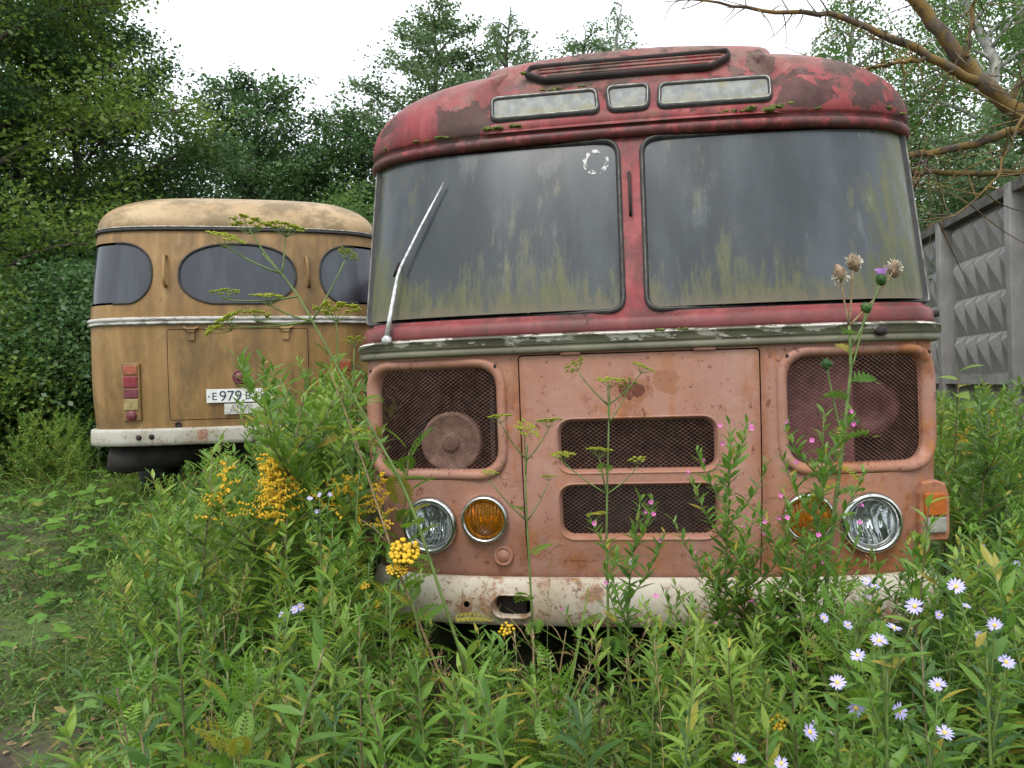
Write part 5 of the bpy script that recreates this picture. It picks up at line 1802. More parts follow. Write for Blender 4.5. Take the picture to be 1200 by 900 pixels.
def thistle():
    rr = np.random.default_rng(8)
    x, y = 1.02, 2.72
    root = root_at('thistle', x, y, 'tall spiny thistle with dry fluffy heads rising before the right windshield', 'thistle')
    g = float(ground_z(x, y))
    L = lambda p: np.array([p[0] - x, p[1] - y, p[2] - g])
    path = path_at(np.array([(0, 0, -.03)] + [L(p) for p in ((1.04, 2.72, .52), (1.07, 2.72, .84), (1.12, 2.72, 1.16), (1.165, 2.72, 1.49), (1.16, 2.72, 1.62))]), np.linspace(0, 1, 22))
    stem_obj(path, .011, .005, 'stem', root, 7)
    heads = [((1.13, 2.71, 1.80), 'dry'), ((1.185, 2.73, 1.835), 'dry'), ((1.275, 2.72, 1.775), 'bloom'), ((1.325, 2.73, 1.81), 'dry'), ((1.22, 2.72, 1.68), 'bud'), ((1.075, 2.71, 1.49), 'bud')]
    for i, (p, kind) in enumerate(heads):
        q = L(p)
        dd = np.linalg.norm(path - (q - [.02, 0, .22]), axis=1)
        p0 = path[int(dd.argmin())]
        stem_obj(bez(p0, p0 * .4 + q * .6 + np.array([0, 0, -.03]), q, 7), .004, .003, 'stem' if kind != 'dry' else 'dry', root, 5, 'branch')
        mb = MB()
        if kind == 'dry':
            blob(mb, tuple(q), .021, (.9, .9, 1.4), i, 2, .25)
            o = mb.build('seed_head', M['drybract'], root, True)
            fl = MB()
            for k in range(90):
                d = Vector((rr.normal(0, .8), rr.normal(0, .8), rr.normal(.1, .9))).normalized()
                l = rr.uniform(.014, .036)
                s = d.orthogonal().normalized() * .0022
                c = Vector(q) + Vector((0, 0, .008 if i != 0 else -.012))
                fl.add([c - s, c + s, c + d * l + s * .5, c + d * l - s * .5 + Vector((0, 0, -.006))], [(0, 1, 2, 3)])
            f = fl.build('fluff', M['fluff'], o); f['kind'] = 'stuff'
        else:
            r = .019 if kind == 'bloom' else .017
            blob(mb, tuple(q), r, (1, 1, 1.1), i, 2, .12)
            o = mb.build('flower_head', M['leaf_dark'], root, True)
            sp = MB()
            for k in range(40):
                d = Vector((rr.normal(), rr.normal(), rr.normal())).normalized()
                s = d.orthogonal().normalized() * .002
                sp.add([Vector(q) + d * r * .8 - s, Vector(q) + d * r * .8 + s, Vector(q) + d * r * 1.5], [(0, 1, 2)])
            f = sp.build('spines', M['leaf_dark'], o); f['kind'] = 'stuff'
            if kind == 'bloom':
                tb = MB()
                for k in range(40):
                    a, t = rr.uniform(0, 6.28), math.sqrt(rr.uniform(0, 1))
                    b0 = Vector(q) + Vector((math.cos(a) * r * .5 * t, math.sin(a) * r * .5 * t, r * .7))
                    b1 = Vector(q) + Vector((math.cos(a) * r * 1.25 * t, math.sin(a) * r * 1.25 * t, r * 2.0))
                    tb.add([b0 + Vector((.0012, 0, 0)), b0 - Vector((.0012, 0, 0)), b1 - Vector((.0016, 0, 0)), b1 + Vector((.0016, 0, 0))], [(0, 1, 2, 3)])
                f = tb.build('petals', M['purple'], o); f['kind'] = 'stuff'
    m = stem_leaf_mats(path, 17, .18, .99, lambda t: .22 - .11 * t, lambda t: .15 + .3 * t, rr)
    put_leaves(root, m, [('t', THISTLE)], 'leaf')
    m = stem_leaf_mats(path, 4, .66, .78, lambda t: .10 + 0 * t, lambda t: .1 + 0 * t, rr)
    put_leaves(root, m, [('t', THISTLE)], 'umbel')
thistle()

def tansy(x, y, pts, heads, label, seed, small=False):
    rr = np.random.default_rng(seed)
    root = root_at('tansy', x, y, label, 'tansy')
    g = float(ground_z(x, y))
    path = path_at(np.array([(0, 0, -.03)] + [(a - x, b - y, c - g) for a, b, c in pts]), np.linspace(0, 1, 14))
    stem_obj(path, .005, .0028, 'stem', root)
    for i, (a, b, c, s) in enumerate(heads):
        me, st = (TANSY_S if small else TANSY[i % 2])
        q = (a - x, b - y, c - g)
        o = link('flower_cluster', me, root, Matrix.Translation(q) @ Euler((.5 + rr.normal(0, .15), rr.normal(0, .2), rr.uniform(0, 6) * 0)).to_matrix().to_4x4() @ Matrix.Scale(s, 4))
        link('flower_stalks', st, o)
    m = stem_leaf_mats(path, 13, .15, .93, lambda t: .17 - .06 * t, lambda t: .3 + .5 * t, rr)
    put_leaves(root, m, [('f1', FERN)], 'tansy')
tansy(-.27, 2.52, [(-.25, 2.55, .33), (-.32, 2.55, .66), (-.36, 2.55, .86)], [(-.36, 2.54, .925, 1.25), (-.385, 2.55, .865, .75)], 'tansy with a big golden button cluster below the left headlight', 1)
tansy(-.05, 2.68, [(-.045, 2.70, .40), (-.04, 2.70, .58)], [(-.04, 2.70, .615, 1.2)], 'small tansy with one yellow cluster under the bumper opening', 2, True)
tansy(-.95, 2.95, [(-.94, 3.0, .5), (-.93, 3.0, .80)], [(-.93, 3.0, .835, 1.1)], 'tansy with a flat yellow cluster among the left weeds', 3, True)
tansy(-.42, 2.6, [(-.45, 2.6, .5), (-.50, 2.6, .78)], [(-.50, 2.6, .80, .7), (-.46, 2.6, .74, .6)], 'tansy with tiny yellow clusters beside the bumper end', 4, True)
tansy(.70, 1.85, [(.66, 1.87, .5), (.62, 1.9, .60)], [(.615, 1.9, .62, .9)], 'tansy with one yellow cluster at the lower right of the bed', 6, True)

def goldenrod(x, y, h, label, seed, n=3):
    rr = np.random.default_rng(seed)
    root = root_at('goldenrod', x, y, label, 'goldenrod')
    path = random_path(h, .06, rr)
    stem_obj(path, .006, .003, 'stem', root)
    for i in range(n):
        q = path[-1] + np.array([rr.normal(0, .05), rr.normal(0, .05), rr.normal(-.02, .04)]) if i else path[-1]
        link('flower_plume', PLUME[i % 2], root, Matrix.Translation(tuple(q)) @ Matrix.Rotation(rr.uniform(0, 6), 4, 'Z') @ Matrix.Rotation(rr.normal(0, .35), 4, 'X'))
    m = stem_leaf_mats(path, 34, .15, .97, lambda t: .12 - .05 * t, lambda t: .2 + .6 * t, rr)
    put_leaves(root, m, [('l1', LANCE), ('l2', LANCE2)], 'leaf_lime')
goldenrod(-.84, 2.98, 1.16, 'golden-plumed goldenrod left of the red bus, fuller of the pair', 1, 9)
goldenrod(-.60, 2.95, 1.10, 'golden-plumed goldenrod touching the left front corner of the red bus', 2, 3)
goldenrod(2.80, 4.95, 1.0, 'golden-plumed goldenrod behind the right flank of the red bus', 3, 3)

def willowherb(x, y, pts, label, seed, nb=5):
    rr = np.random.default_rng(seed)
    root = root_at('willowherb', x, y, label, 'willowherb')
    g = float(ground_z(x, y))
    path = path_at(np.array([(0, 0, -.03)] + [(a - x, b - y, c - g) for a, b, c in pts]), np.linspace(0, 1, 20))
    stem_obj(path, .006, .002, 'stem', root)
    m = stem_leaf_mats(path, 86, .14, 1.0, lambda t: .105 - .055 * t, lambda t: .3 + .6 * t, rr)
    put_leaves(root, m, [('l1', LANCE2), ('l2', LANCE)], 'leaf')
    tips = [path[-1]]
    for b in range(nb * 2):
        t = .32 + .60 * b / (nb * 2)
        p0 = path_at(path, [t])[0]
        a = b * 2.4 + 1
        Lb = .30 * (1.15 - t) + .10
        q = p0 + np.array([math.cos(a) * Lb * .62, math.sin(a) * Lb * .35, Lb * .9])
        bp = bez(p0, p0 + np.array([math.cos(a) * Lb * .4, math.sin(a) * Lb * .25, Lb * .35]), q, 7)
        stem_obj(bp, .003, .0012, 'stem', root, 4, 'branch')
        m = stem_leaf_mats(bp, 22, .08, 1.0, lambda t: .072 - .035 * t, lambda t: .5 + .4 * t, rr)
        put_leaves(root, m, [('l2', LANCE2)], 'leaf')
        tips.append(q)
    for q in tips[::2] + tips[-2:]:
        for k in range(1):
            d = np.array([rr.normal(0, .02), rr.normal(-.012, .02), rr.normal(-.02, .03)])
            mt = Matrix.Translation(tuple(q + d)) @ Euler((R(70) + rr.normal(0, .4), rr.normal(0, .5), rr.normal(0, .6))).to_matrix().to_4x4() @ Matrix.Scale(.0145, 4)
            link('blossom', PINK, root, mt)
willowherb(.67, 2.58, [(.67, 2.6, .17), (.68, 2.6, .73), (.71, 2.6, 1.30)], 'pink-flowered willowherb before the right side of the hatch', 1, 7)
willowherb(.93, 2.53, [(.94, 2.55, .25), (.96, 2.55, .74), (1.0, 2.55, 1.33)], 'pink-flowered willowherb before the right fog light', 2, 8)
willowherb(.35, 2.58, [(.35, 2.6, .18), (.36, 2.6, .74), (.41, 2.6, 1.06)], 'shorter pink-flowered willowherb before the lower radiator grille', 3, 4)
willowherb(.80, 2.50, [(.82, 2.5, .5), (.86, 2.5, 1.02)], 'short pink-flowered willowherb beside the right plug cap of the bus', 4, 5)

def aster(x, y, heads, label, seed, scale=.036, mat='leaf'):
    """heads: world positions of the blooms"""
    rr = np.random.default_rng(seed)
    root = root_at('aster', x, y, label, 'aster')
    g = float(ground_z(x, y))
    H = np.array([(a - x, b - y, c - g) for a, b, c in heads])
    top = H.mean(0); top[2] = H[:, 2].max() - .10
    path = bez((0, 0, -.03), (top[0] * .3, top[1] * .3, top[2] * .5), top, 14)
    stem_obj(path, .0055, .0025, 'stem', root)
    n = int(18 + 18 * top[2])
    m = stem_leaf_mats(path, n, .2, 1.0, lambda t: .135 - .07 * t, lambda t: .2 + .5 * t, rr)
    put_leaves(root, m, [('l1', LANCE), ('l2', LANCE2), ('l3', LANCE3)], mat)
    for q in H:
        t = min(.95, max(.3, (q[2] - .16) / max(top[2], .1)))
        p0 = path_at(path, [t])[0]
        bp = bez(p0, p0 * .5 + q * .5 + np.array([0, 0, -.03]), q, 7)
        stem_obj(bp, .0026, .0014, 'stem', root, 4, 'branch')
        m = stem_leaf_mats(bp, 7, .15, .9, lambda t: .055 - .02 * t, lambda t: .4 + 0 * t, rr)
        put_leaves(root, m, [('l2', LANCE2)], mat)
        mt = Matrix.Translation(tuple(q)) @ Euler((R(42) + rr.normal(0, .5), rr.normal(0, .5), 0)).to_matrix().to_4x4() @ Matrix.Rotation(rr.uniform(0, 6), 4, 'Z') @ Matrix.Scale(scale * rr.uniform(.85, 1.15), 4)
        o = link('flower_head', ASTER[0], root, mt)
        link('flower_core', ASTER[1], o)
aster(.70, 1.55, [(.71, 1.5, .97), (.75, 1.5, 1.01), (.69, 1.52, .94), (.64, 1.5, .92)], 'lilac aster with the uppermost blooms near the bumper end, lower right', 1)
aster(.62, 1.48, [(.60, 1.5, .87), (.655, 1.55, .80), (.56, 1.54, .76)], 'lilac aster with a lone bloom left of the others, lower right', 2)
aster(.82, 1.52, [(.79, 1.5, .86), (.80, 1.5, .77), (.73, 1.53, .80)], 'lilac aster with one large facing bloom, low in the right corner', 3)
aster(.92, 1.55, [(.90, 1.5, .97), (.92, 1.5, .90), (.84, 1.52, 1.04)], 'lilac aster at the right edge of the picture', 4)
aster(.44, 1.50, [(.49, 1.5, .72), (.41, 1.5, .73)], 'lilac aster whose blooms just clear the bottom edge', 5)
aster(.84, 2.05, [(.77, 2.0, .84), (.83, 2.0, .82), (.88, 2.0, .93), (.885, 2.01, .89), (.91, 2.02, .91)], 'small-bloomed lilac aster before the right headlight', 6, .028)
aster(1.10, 2.05, [(1.06, 2.0, .84), (1.13, 2.0, .86), (1.0, 2.02, .80), (1.17, 2.02, .78)], 'lilac aster before the right bumper end', 7, .03)
aster(.74, 2.02, [(.78, 2.0, .55), (.69, 2.0, .52), (.74, 2.0, .58)], 'low lilac aster half hidden by leaves before the bumper', 8, .026)
aster(1.84, 3.02, [(1.79, 3.0, .61), (1.89, 3.0, .72), (1.83, 3.0, .77), (1.87, 3.0, .63), (1.78, 3.0, .72), (1.76, 3.0, .79)], 'white-bloomed aster right of the orange turn signal', 9, .03, 'leaf_dark')
aster(-.68, 2.36, [(-.70, 2.4, .76), (-.675, 2.4, .785), (-.715, 2.4, .77), (-.66, 2.41, .79)], 'pale aster cluster low in the left weeds', 10, .028)
aster(-.60, 2.46, [(-.56, 2.4, 1.13), (-.62, 2.4, 1.12), (-.59, 2.4, 1.13), (-.60, 2.4, 1.08)], 'pale aster cluster high in the left weeds', 11, .020)

def young_shoot():
    rr = np.random.default_rng(4)
    x, y = 1.13, 2.3
    root = root_at('willow_shoot', x, y, 'young shoot with fresh pointed leaves before the turn signal', 'willow')
    path = path_at(np.array([(0, 0, -.03), (.01, 0, .58), (.04, 0, .80), (.07, 0, 1.06)]), np.linspace(0, 1, 14))
    stem_obj(path, .005, .002, 'stem_brown', root)
    m = stem_leaf_mats(path, 26, .3, 1.0, lambda t: .135 - .05 * t, lambda t: .3 + .5 * t, rr)
    put_leaves(root, m, [('w', WILLOW)], 'leaf_lime')
young_shoot()

def dead_stalk(x, y, pts, label, seed):
    rr = np.random.default_rng(seed)
    root = root_at('dead_stalk', x, y, label, 'dead stalk')
    g = float(ground_z(x, y))
    path = path_at(np.array([(0, 0, -.03)] + [(a - x, b - y, c - g) for a, b, c in pts]), np.linspace(0, 1, 14))
    stem_obj(path, .007, .002, 'dry', root)
    for b in range(4):
        p0 = path[6 + 2 * b]
        q = p0 + np.array([rr.normal(0, .08), rr.normal(0, .05), rr.uniform(.05, .12)])
        stem_obj(np.array([p0, (p0 + q) / 2 + [0, 0, .01], q]), .002, .001, 'dry', root, 4, 'twig')
dead_stalk(-.23, 2.6, [(-.25, 2.6, .48), (-.38, 2.6, .82), (-.48, 2.6, 1.16), (-.55, 2.6, 1.38), (-.60, 2.6, 1.52)], 'brown dead stalk leaning before the left headlight', 1)
dead_stalk(.10, 2.65, [(.12, 2.66, .4), (.16, 2.66, .62)], 'short brown dead stalk under the bumper', 2)

def seed_grass(x, y, h, label, seed):
    rr = np.random.default_rng(seed)
    root = root_at('seed_stalk_tuft', x, y, label, 'seed stalks', 'seeding grasses in the front bed')
    for k in range(int(rr.integers(2, 5))):
        path = random_path(h * rr.uniform(.75, 1.1), rr.uniform(.15, .4), rr)
        stem_obj(path, .0017, .0008, 'dry' if k % 2 else 'stem', root, 4, 'stalk')
        pm = MB()
        for j in range(26):
            t = rr.uniform(.74, 1.0)
            p = path_at(path, [t])[0]
            d = np.array([rr.normal(0, 1), rr.normal(0, 1), abs(rr.normal(1, .6))]); d /= np.linalg.norm(d)
            l = rr.uniform(.012, .035) * (1.25 - t)* 3
            q = p + d * l
            sd = np.cross(d, [0, 0, 1]); sd = sd / (np.linalg.norm(sd) + 1e-6) * .0014
            pm.add([p, q - d * .008 + sd, q, q - d * .008 - sd], [(0, 1, 2, 3)])
        o = pm.build('seed_head', M['dry'], root); o['kind'] = 'stuff'
    n = 5
    az, el = rr.uniform(0, 6.28, n), rr.uniform(.9, 1.4, n)
    d = np.stack([np.cos(az) * np.cos(el), np.sin(az) * np.cos(el), np.sin(el)], 1)
    for m in frames(np.zeros((n, 3)), d, rr.normal(0, .4, n), rr.uniform(.35, .6, n), rr.uniform(.4, .55, n)):
        o = bpy.data.objects.new('blade', leaf_mesh(BLADE2, 'b2', 'grass'))
        COL.objects.link(o); o.parent = root; o.matrix_local = Matrix(m.tolist())
rw = np.random.default_rng(303)
for i in range(26):
    x, y = rw.uniform(-1.3, 1.25), rw.uniform(1.75, 2.75)
    seed_grass(x, y, rw.uniform(.55, .85), ('near' if y < 2.2 else 'far') + ' seeding grass with dry brown head in the front bed', 900 + i)
for i in range(9):
    x, y = rw.uniform(-1.2, 1.2), rw.uniform(1.9, 2.75)
    h = rw.uniform(.45, .8)
    dead_stalk(x, y, [(x + rw.normal(0, .03), y, h * .5), (x + rw.normal(0, .1), y + rw.normal(0, .05), h)], 'dry brown dead stalk among the green weeds of the front bed', 40 + i)

def maple_sapling():
    rr = np.random.default_rng(12)
    x, y = 2.22, 4.05
    root = root_at('sapling', x, y, 'sapling with broad fresh leaves before the fence, right of the belt trim', 'sapling')
    path = path_at(np.array([(0, 0, -.03), (.02, 0, .8), (.06, 0, 1.40)]), np.linspace(0, 1, 12))
    stem_obj(path, .007, .003, 'stem_brown', root)
    m = stem_leaf_mats(path, 24, .35, 1.0, lambda t: .15 - .03 * t, lambda t: .1 + .3 * t, rr)
    put_leaves(root, m, [('o', OVAL)], 'leaf_lime')
maple_sapling()

# ---------------------------------------------------------------- undergrowth and grass (nobody could count it)
def in_bus(x, y):
    out = np.zeros(len(x), bool)
    for tx, ty, yw in ((.523, 3.245, 7.9), (-2.27, 6.62, -13)):
        c, s = math.cos(R(yw)), math.sin(R(yw))
        dx, dy = x - tx, y - ty
        lx, ly = dx * c - dy * s, dx * s + dy * c
        out |= (np.abs(lx) < 1.0) & (ly > .55) & (ly < 7)
    return out

def undergrowth():
    rr = np.random.default_rng(31)
    def pts(n, x0, x1, y0, y1):
        x, y = rr.uniform(x0, x1, n), rr.uniform(y0, y1, n)
        k = ~in_bus(x, y)
        return x[k], y[k]
    def ss(v, a, b):
        t = np.clip((v - a) / (b - a), 0, 1)
        return t * t * (3 - 2 * t)
    parts = []
    # leafy low cover, thick in the bed, thin on the clearing
    for n, box, hmax, tpl, sz in ((26000, (-1.9, 2.6, 1.3, 3.9), .42, CHEAP['lance'], .085), (9000, (-3.0, -.4, 3.0, 6.4), .40, CHEAP['willow'], .07),
                                  (9000, (1.6, 6.0, 3.0, 9.0), .55, CHEAP['lance'], .10), (9000, (-8.0, -2.4, 5.2, 11.5), .16, CHEAP['oval'], .055), (8000, (-3.6, -1.0, 1.8, 5.2), .09, CHEAP['oval'], .034), (9000, (-5.5, -1.6, 3.4, 7.5), .12, CHEAP['lance'], .07)):
        x, y = pts(n, *box)
        dens = ss(x - (-1.35 - .42 * (y - 2.4)), -.35, .35) if hmax > .3 else np.ones(len(x)) * .75
        dens = dens * ss(np.sin(2.1 * x + 1.3 * y) + np.sin(3.7 * y - 1.9 * x + 2), -1.6, .4)
        dens = dens * np.where((y > 2.50) & (np.abs(x - .4) < 1.05), .06, 1.0)
        k = rr.uniform(0, 1, len(x)) < dens
        x, y = x[k], y[k]
        z = ground_z(x, y) + hmax * rr.uniform(0, 1, len(x)) ** 1.5
        az, el = rr.uniform(0, 6.28, len(x)), rr.normal(.25, .4, len(x))
        d = np.stack([np.cos(az) * np.cos(el), np.sin(az) * np.cos(el), np.sin(el)], 1)
        parts.append((tpl[0], tpl[1], frames(np.stack([x, y, z], 1), d, rr.normal(0, .5, len(x)), sz * rr.uniform(.6, 1.35, len(x))), rr.uniform(0, .99, len(x))))
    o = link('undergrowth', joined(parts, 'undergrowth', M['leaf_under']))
    tag(o, 'dense low green undergrowth of small leaves covering the ground', 'undergrowth', kind='stuff')
    # grass
    parts = []
    for n, box, L in ((17000, (-6.5, -1.0, 2.0, 8.5), .13), (6000, (-9, -3.5, 7.0, 12), .34), (5000, (-1.6, 2.2, 1.3, 3.0), .30), (3000, (2, 7, 4, 9), .4)):
        x, y = pts(n, *box)
        dens = ss(np.sin(1.7 * x + .9 * y) + np.sin(2.9 * y - 1.3 * x), -1.2, 1.0)
        k = rr.uniform(0, 1, len(x)) < dens
        x, y = x[k], y[k]
        az, el = rr.uniform(0, 6.28, len(x)), rr.uniform(.75, 1.5, len(x))
        d = np.stack([np.cos(az) * np.cos(el), np.sin(az) * np.cos(el), np.sin(el)], 1)
        s = L * rr.uniform(.5, 1.5, len(x))
        tp = CHEAP['blade']
        parts.append((tp[0], tp[1], frames(np.stack([x, y, ground_z(x, y) - .01], 1), d, rr.normal(0, .4, len(x)), s, np.maximum(s, .26) * 1.25), rr.uniform(0, .99, len(x))))
    o = link('grass', joined(parts, 'grass', M['grass']))
    tag(o, 'short uneven grass on the clearing and between the weeds', 'grass', kind='stuff')
    # fallen leaves and dry litter
    x, y = pts(2600, -5, 2, 1.6, 8)
    az = rr.uniform(0, 6.28, len(x))
    d = np.stack([np.cos(az), np.sin(az), rr.normal(0, .15, len(x))], 1)
    o = link('leaf_litter', joined([(OVAL[0], OVAL[1], frames(np.stack([x, y, ground_z(x, y) + .012], 1), d, rr.normal(0, .4, len(x)), rr.uniform(.02, .05, len(x))), rr.uniform(0, .99, len(x)))], 'leaf_litter', M['dry']))
    tag(o, 'brown dead leaves scattered on the bare soil', 'leaf litter', kind='stuff')
undergrowth()

# long grass blades arching in the near bed
rw = np.random.default_rng(77)
for i in range(22):
    x, y = rw.uniform(-1.1, 1.2), rw.uniform(1.6, 2.7)
    root = root_at('grass_tuft', x, y, ('near' if y < 2.1 else 'far') + ' tuft of arching grass blades before the red bus', 'grass', 'long grass tufts before the red bus')
    n = int(rw.integers(4, 8))
    az, el = rw.uniform(0, 6.28, n), rw.uniform(1.0, 1.45, n)
    d = np.stack([np.cos(az) * np.cos(el), np.sin(az) * np.cos(el), np.sin(el)], 1)
    mats = frames(np.zeros((n, 3)) + rw.normal(0, .01, (n, 3)) * (1, 1, 0), d, rw.normal(0, .4, n), rw.uniform(.45, .8, n), rw.uniform(.45, .6, n))
    for m, tp in zip(mats, [BLADE, BLADE2] * 4):
        o = bpy.data.objects.new('blade', leaf_mesh(tp, 'b1' if tp is BLADE else 'b2', 'grass'))
        COL.objects.link(o); o.parent = root; o.matrix_local = Matrix(m.tolist())

# ================================================================== trees
QUAD = (np.array([(0, 0, 0), (.5, -.32, .06), (1, 0, -.05), (.5, .32, .06)], float), np.array([(0, 1, 2, 3)]))
QLONG = (np.array([(0, 0, 0), (.5, -.17, .05), (1, 0, -.08), (.5, .17, .05)], float), np.array([(0, 1, 2, 3)]))

def tree(name, label, cat, x, y, h, r, cb, seed, leafmat, barkmat='bark', nl=26, per=260, leaf=.11, droop=0.0, spread=.30, tpl=QUAD, shape=.8, trunk_r=None, group=None, lean=(0, 0)):
    """trunk with limbs and branchlets; leaves sit in clusters along the branchlets"""
    rr = np.random.default_rng(seed)
    root = root_at(name, x, y, label, cat, group)
    tr = trunk_r or h * .017
    tp = np.array([(lean[0] * t * t + rr.normal(0, .012) * h * (t > 0), lean[1] * t * t + rr.normal(0, .012) * h * (t > 0), h * t - .2 * (t == 0)) for t in np.linspace(0, 1, 9)])
    mb = MB().tube([tuple(p) for p in tp], list(tr * (1 - np.linspace(0, 1, 9)) ** .8 + .012), 8)
    C, D = [], []
    for i in range(nl):
        t = cb + (1 - cb) * (i + .5) / nl
        p0 = path_at(tp, [t * .97])[0]
        q = (t - cb) / (1 - cb)
        R_ = r * (math.sin(math.pi * min(1, .16 + .84 * q) ** shape) * .9 + .14) * rr.uniform(.7, 1.15)
        a = i * 2.399 + rr.normal(0, .3)
        rise = R_ * (.25 + .55 * q)
        p2 = p0 + np.array([math.cos(a) * R_, math.sin(a) * R_, rise - droop * R_ * .8])
        p1 = p0 + np.array([math.cos(a) * R_ * .5, math.sin(a) * R_ * .5, rise * .8 + .1 * R_])
        limb = bez(p0, p1, p2, 8)
        mb.tube([tuple(p) for p in limb], list(np.linspace(tr * .38 * (1 - .6 * q), .008, 8)), 5)
        ns = max(4, int(5 + R_ * 3))
        for k in range(ns):
            s = .25 + .75 * (k + rr.uniform(0, .9)) / ns
            b0 = path_at(limb, [min(1, s)])[0]
            aa = a + rr.choice([-1, 1]) * rr.uniform(.4, 1.4)
            L = R_ * .42 * (1.15 - .5 * s) + .2
            b2 = b0 + np.array([math.cos(aa) * L, math.sin(aa) * L, rr.normal(.25, .3) * L - droop * L * 1.4])
            bp = bez(b0, (b0 + b2) / 2 + [0, 0, .12 * L], b2, 5)
            mb.tube([tuple(p) for p in bp], [.012, .010, .008, .006, .004], 3, cap=False)
            n = max(6, int(per * L / (r * .5) * rr.uniform(.5, 1.3)))
            ts = rr.uniform(.1, 1.05, n)
            c = path_at(bp, np.clip(ts, 0, 1))
            sg = spread * (.5 + .5 * L / (r * .4))
            o = rr.normal(0, 1, (n, 3)) * np.array([sg, sg, sg * .62])
            if droop > 0:
                o[:, 2] -= np.abs(rr.normal(0, droop * .9, n))
                o[:, :2] *= .6
            C.append(c + o)
            D.append(np.full(n, rr.uniform(0, .62)))
    tk = mb.build('trunk', M[barkmat], root, True)
    P = np.concatenate(C); tint = np.concatenate(D) + rr.uniform(0, .30, len(P))
    n = len(P)
    az, el = rr.uniform(0, 6.28, n), rr.normal(-.1 - droop * .6, .5, n)
    d = np.stack([np.cos(az) * np.cos(el), np.sin(az) * np.cos(el), np.sin(el)], 1)
    m = frames(P, d, rr.normal(0, .7, n), leaf * rr.uniform(.6, 1.3, n))
    link('crown', joined([(tpl[0], tpl[1], m, tint)], 'crown', M[leafmat], smooth=False), root)
    return root

# left forest edge
tree('broadleaf_tree', 'tall leafy tree filling the upper left corner', 'tree', -8.5, 12.0, 11.5, 3.0, .10, 1, 'tree_a', nl=44, per=260, leaf=.085, spread=.20)
tree('broadleaf_tree', 'tall dark tree just left of the yellow bus roof', 'tree', -7.9, 14.5, 8.4, 2.7, .08, 2, 'tree_b', nl=44, per=280, leaf=.09, spread=.20)
tree('broadleaf_tree', 'leafy tree at the far left edge of the clearing', 'tree', -11.2, 13.0, 10.5, 3.0, .06, 3, 'tree_a', nl=34, per=150, leaf=.11, spread=.22)
tree('broadleaf_tree', 'dark tree rising behind the left tree pair', 'tree', -12.6, 18.5, 12.5, 3.2, .10, 4, 'tree_b', nl=32, per=130, leaf=.14, spread=.24)
tree('aspen_tree', 'pointed aspen standing right behind the yellow bus', 'tree', -5.9, 19.0, 8.4, 2.6, .08, 5, 'tree_b', nl=46, per=190, leaf=.10, spread=.19)
tree('aspen_tree', 'rounder aspen between the yellow bus roof and the red bus', 'tree', -4.0, 19.5, 7.6, 2.4, .08, 6, 'tree_b', nl=42, per=180, leaf=.10, spread=.19)
tree('broadleaf_tree', 'low bright tree peeking past the left edge of the red bus', 'tree', -3.3, 16.0, 4.9, 1.6, .1, 7, 'tree_c', nl=22, per=170, leaf=.08, spread=.18)
tree('broadleaf_tree', 'dark backdrop tree between the aspens', 'tree', -7.8, 25.0, 8.4, 3.0, .05, 8, 'tree_d', nl=28, per=190, leaf=.14, spread=.24)
# behind the red bus roof
tree('poplar_tree', 'ragged poplar showing over the left side of the red bus roof', 'tree', -1.7, 19.0, 10.3, 2.0, .25, 9, 'tree_d', nl=40, per=150, leaf=.10, spread=.15)
tree('poplar_tree', 'second poplar over the roof, beside the destination box', 'tree', .2, 22.0, 11.3, 2.0, .25, 10, 'tree_d', nl=40, per=120, leaf=.10, spread=.16, droop=.35)
tree('poplar_tree', 'sparse treetop over the middle of the red bus roof', 'tree', 2.2, 22.0, 10.7, 2.0, .3, 11, 'tree_d', nl=32, per=110, leaf=.10, spread=.16)
tree('birch_tree', 'wispy birch top over the destination box', 'tree', 3.6, 24.0, 12.8, 1.6, .3, 12, 'tree_d', 'birch', nl=26, per=60, leaf=.10, droop=.6, spread=.15)
# right: birches beyond the fence
tree('birch_tree', 'birch beyond the right shoulder of the red bus roof', 'tree', 7.4, 17.0, 9.4, 2.2, .2, 13, 'tree_c', 'birch', nl=36, per=170, leaf=.08, droop=.55, spread=.17)
tree('birch_tree', 'birch behind the lichen branches in the upper right', 'tree', 8.9, 15.0, 10.5, 2.3, .15, 14, 'tree_c', 'birch', nl=38, per=160, leaf=.08, droop=.5, spread=.17)
tree('birch_tree', 'birch at the upper right corner beyond the fence', 'tree', 11.0, 17.0, 11.5, 2.5, .15, 15, 'tree_c', 'birch', nl=34, per=140, leaf=.09, droop=.5, spread=.19)
tree('birch_tree', 'faint far birch over the right end of the roof', 'tree', 7.4, 25.0, 11.0, 2.2, .2, 16, 'tree_d', 'birch', nl=28, per=110, leaf=.10, droop=.5, spread=.18)
tree('broadleaf_tree', 'low leafy tree behind the concrete fence', 'tree', 8.4, 12.6, 5.2, 1.8, .1, 17, 'tree_d', nl=24, per=240, leaf=.085, spread=.19)

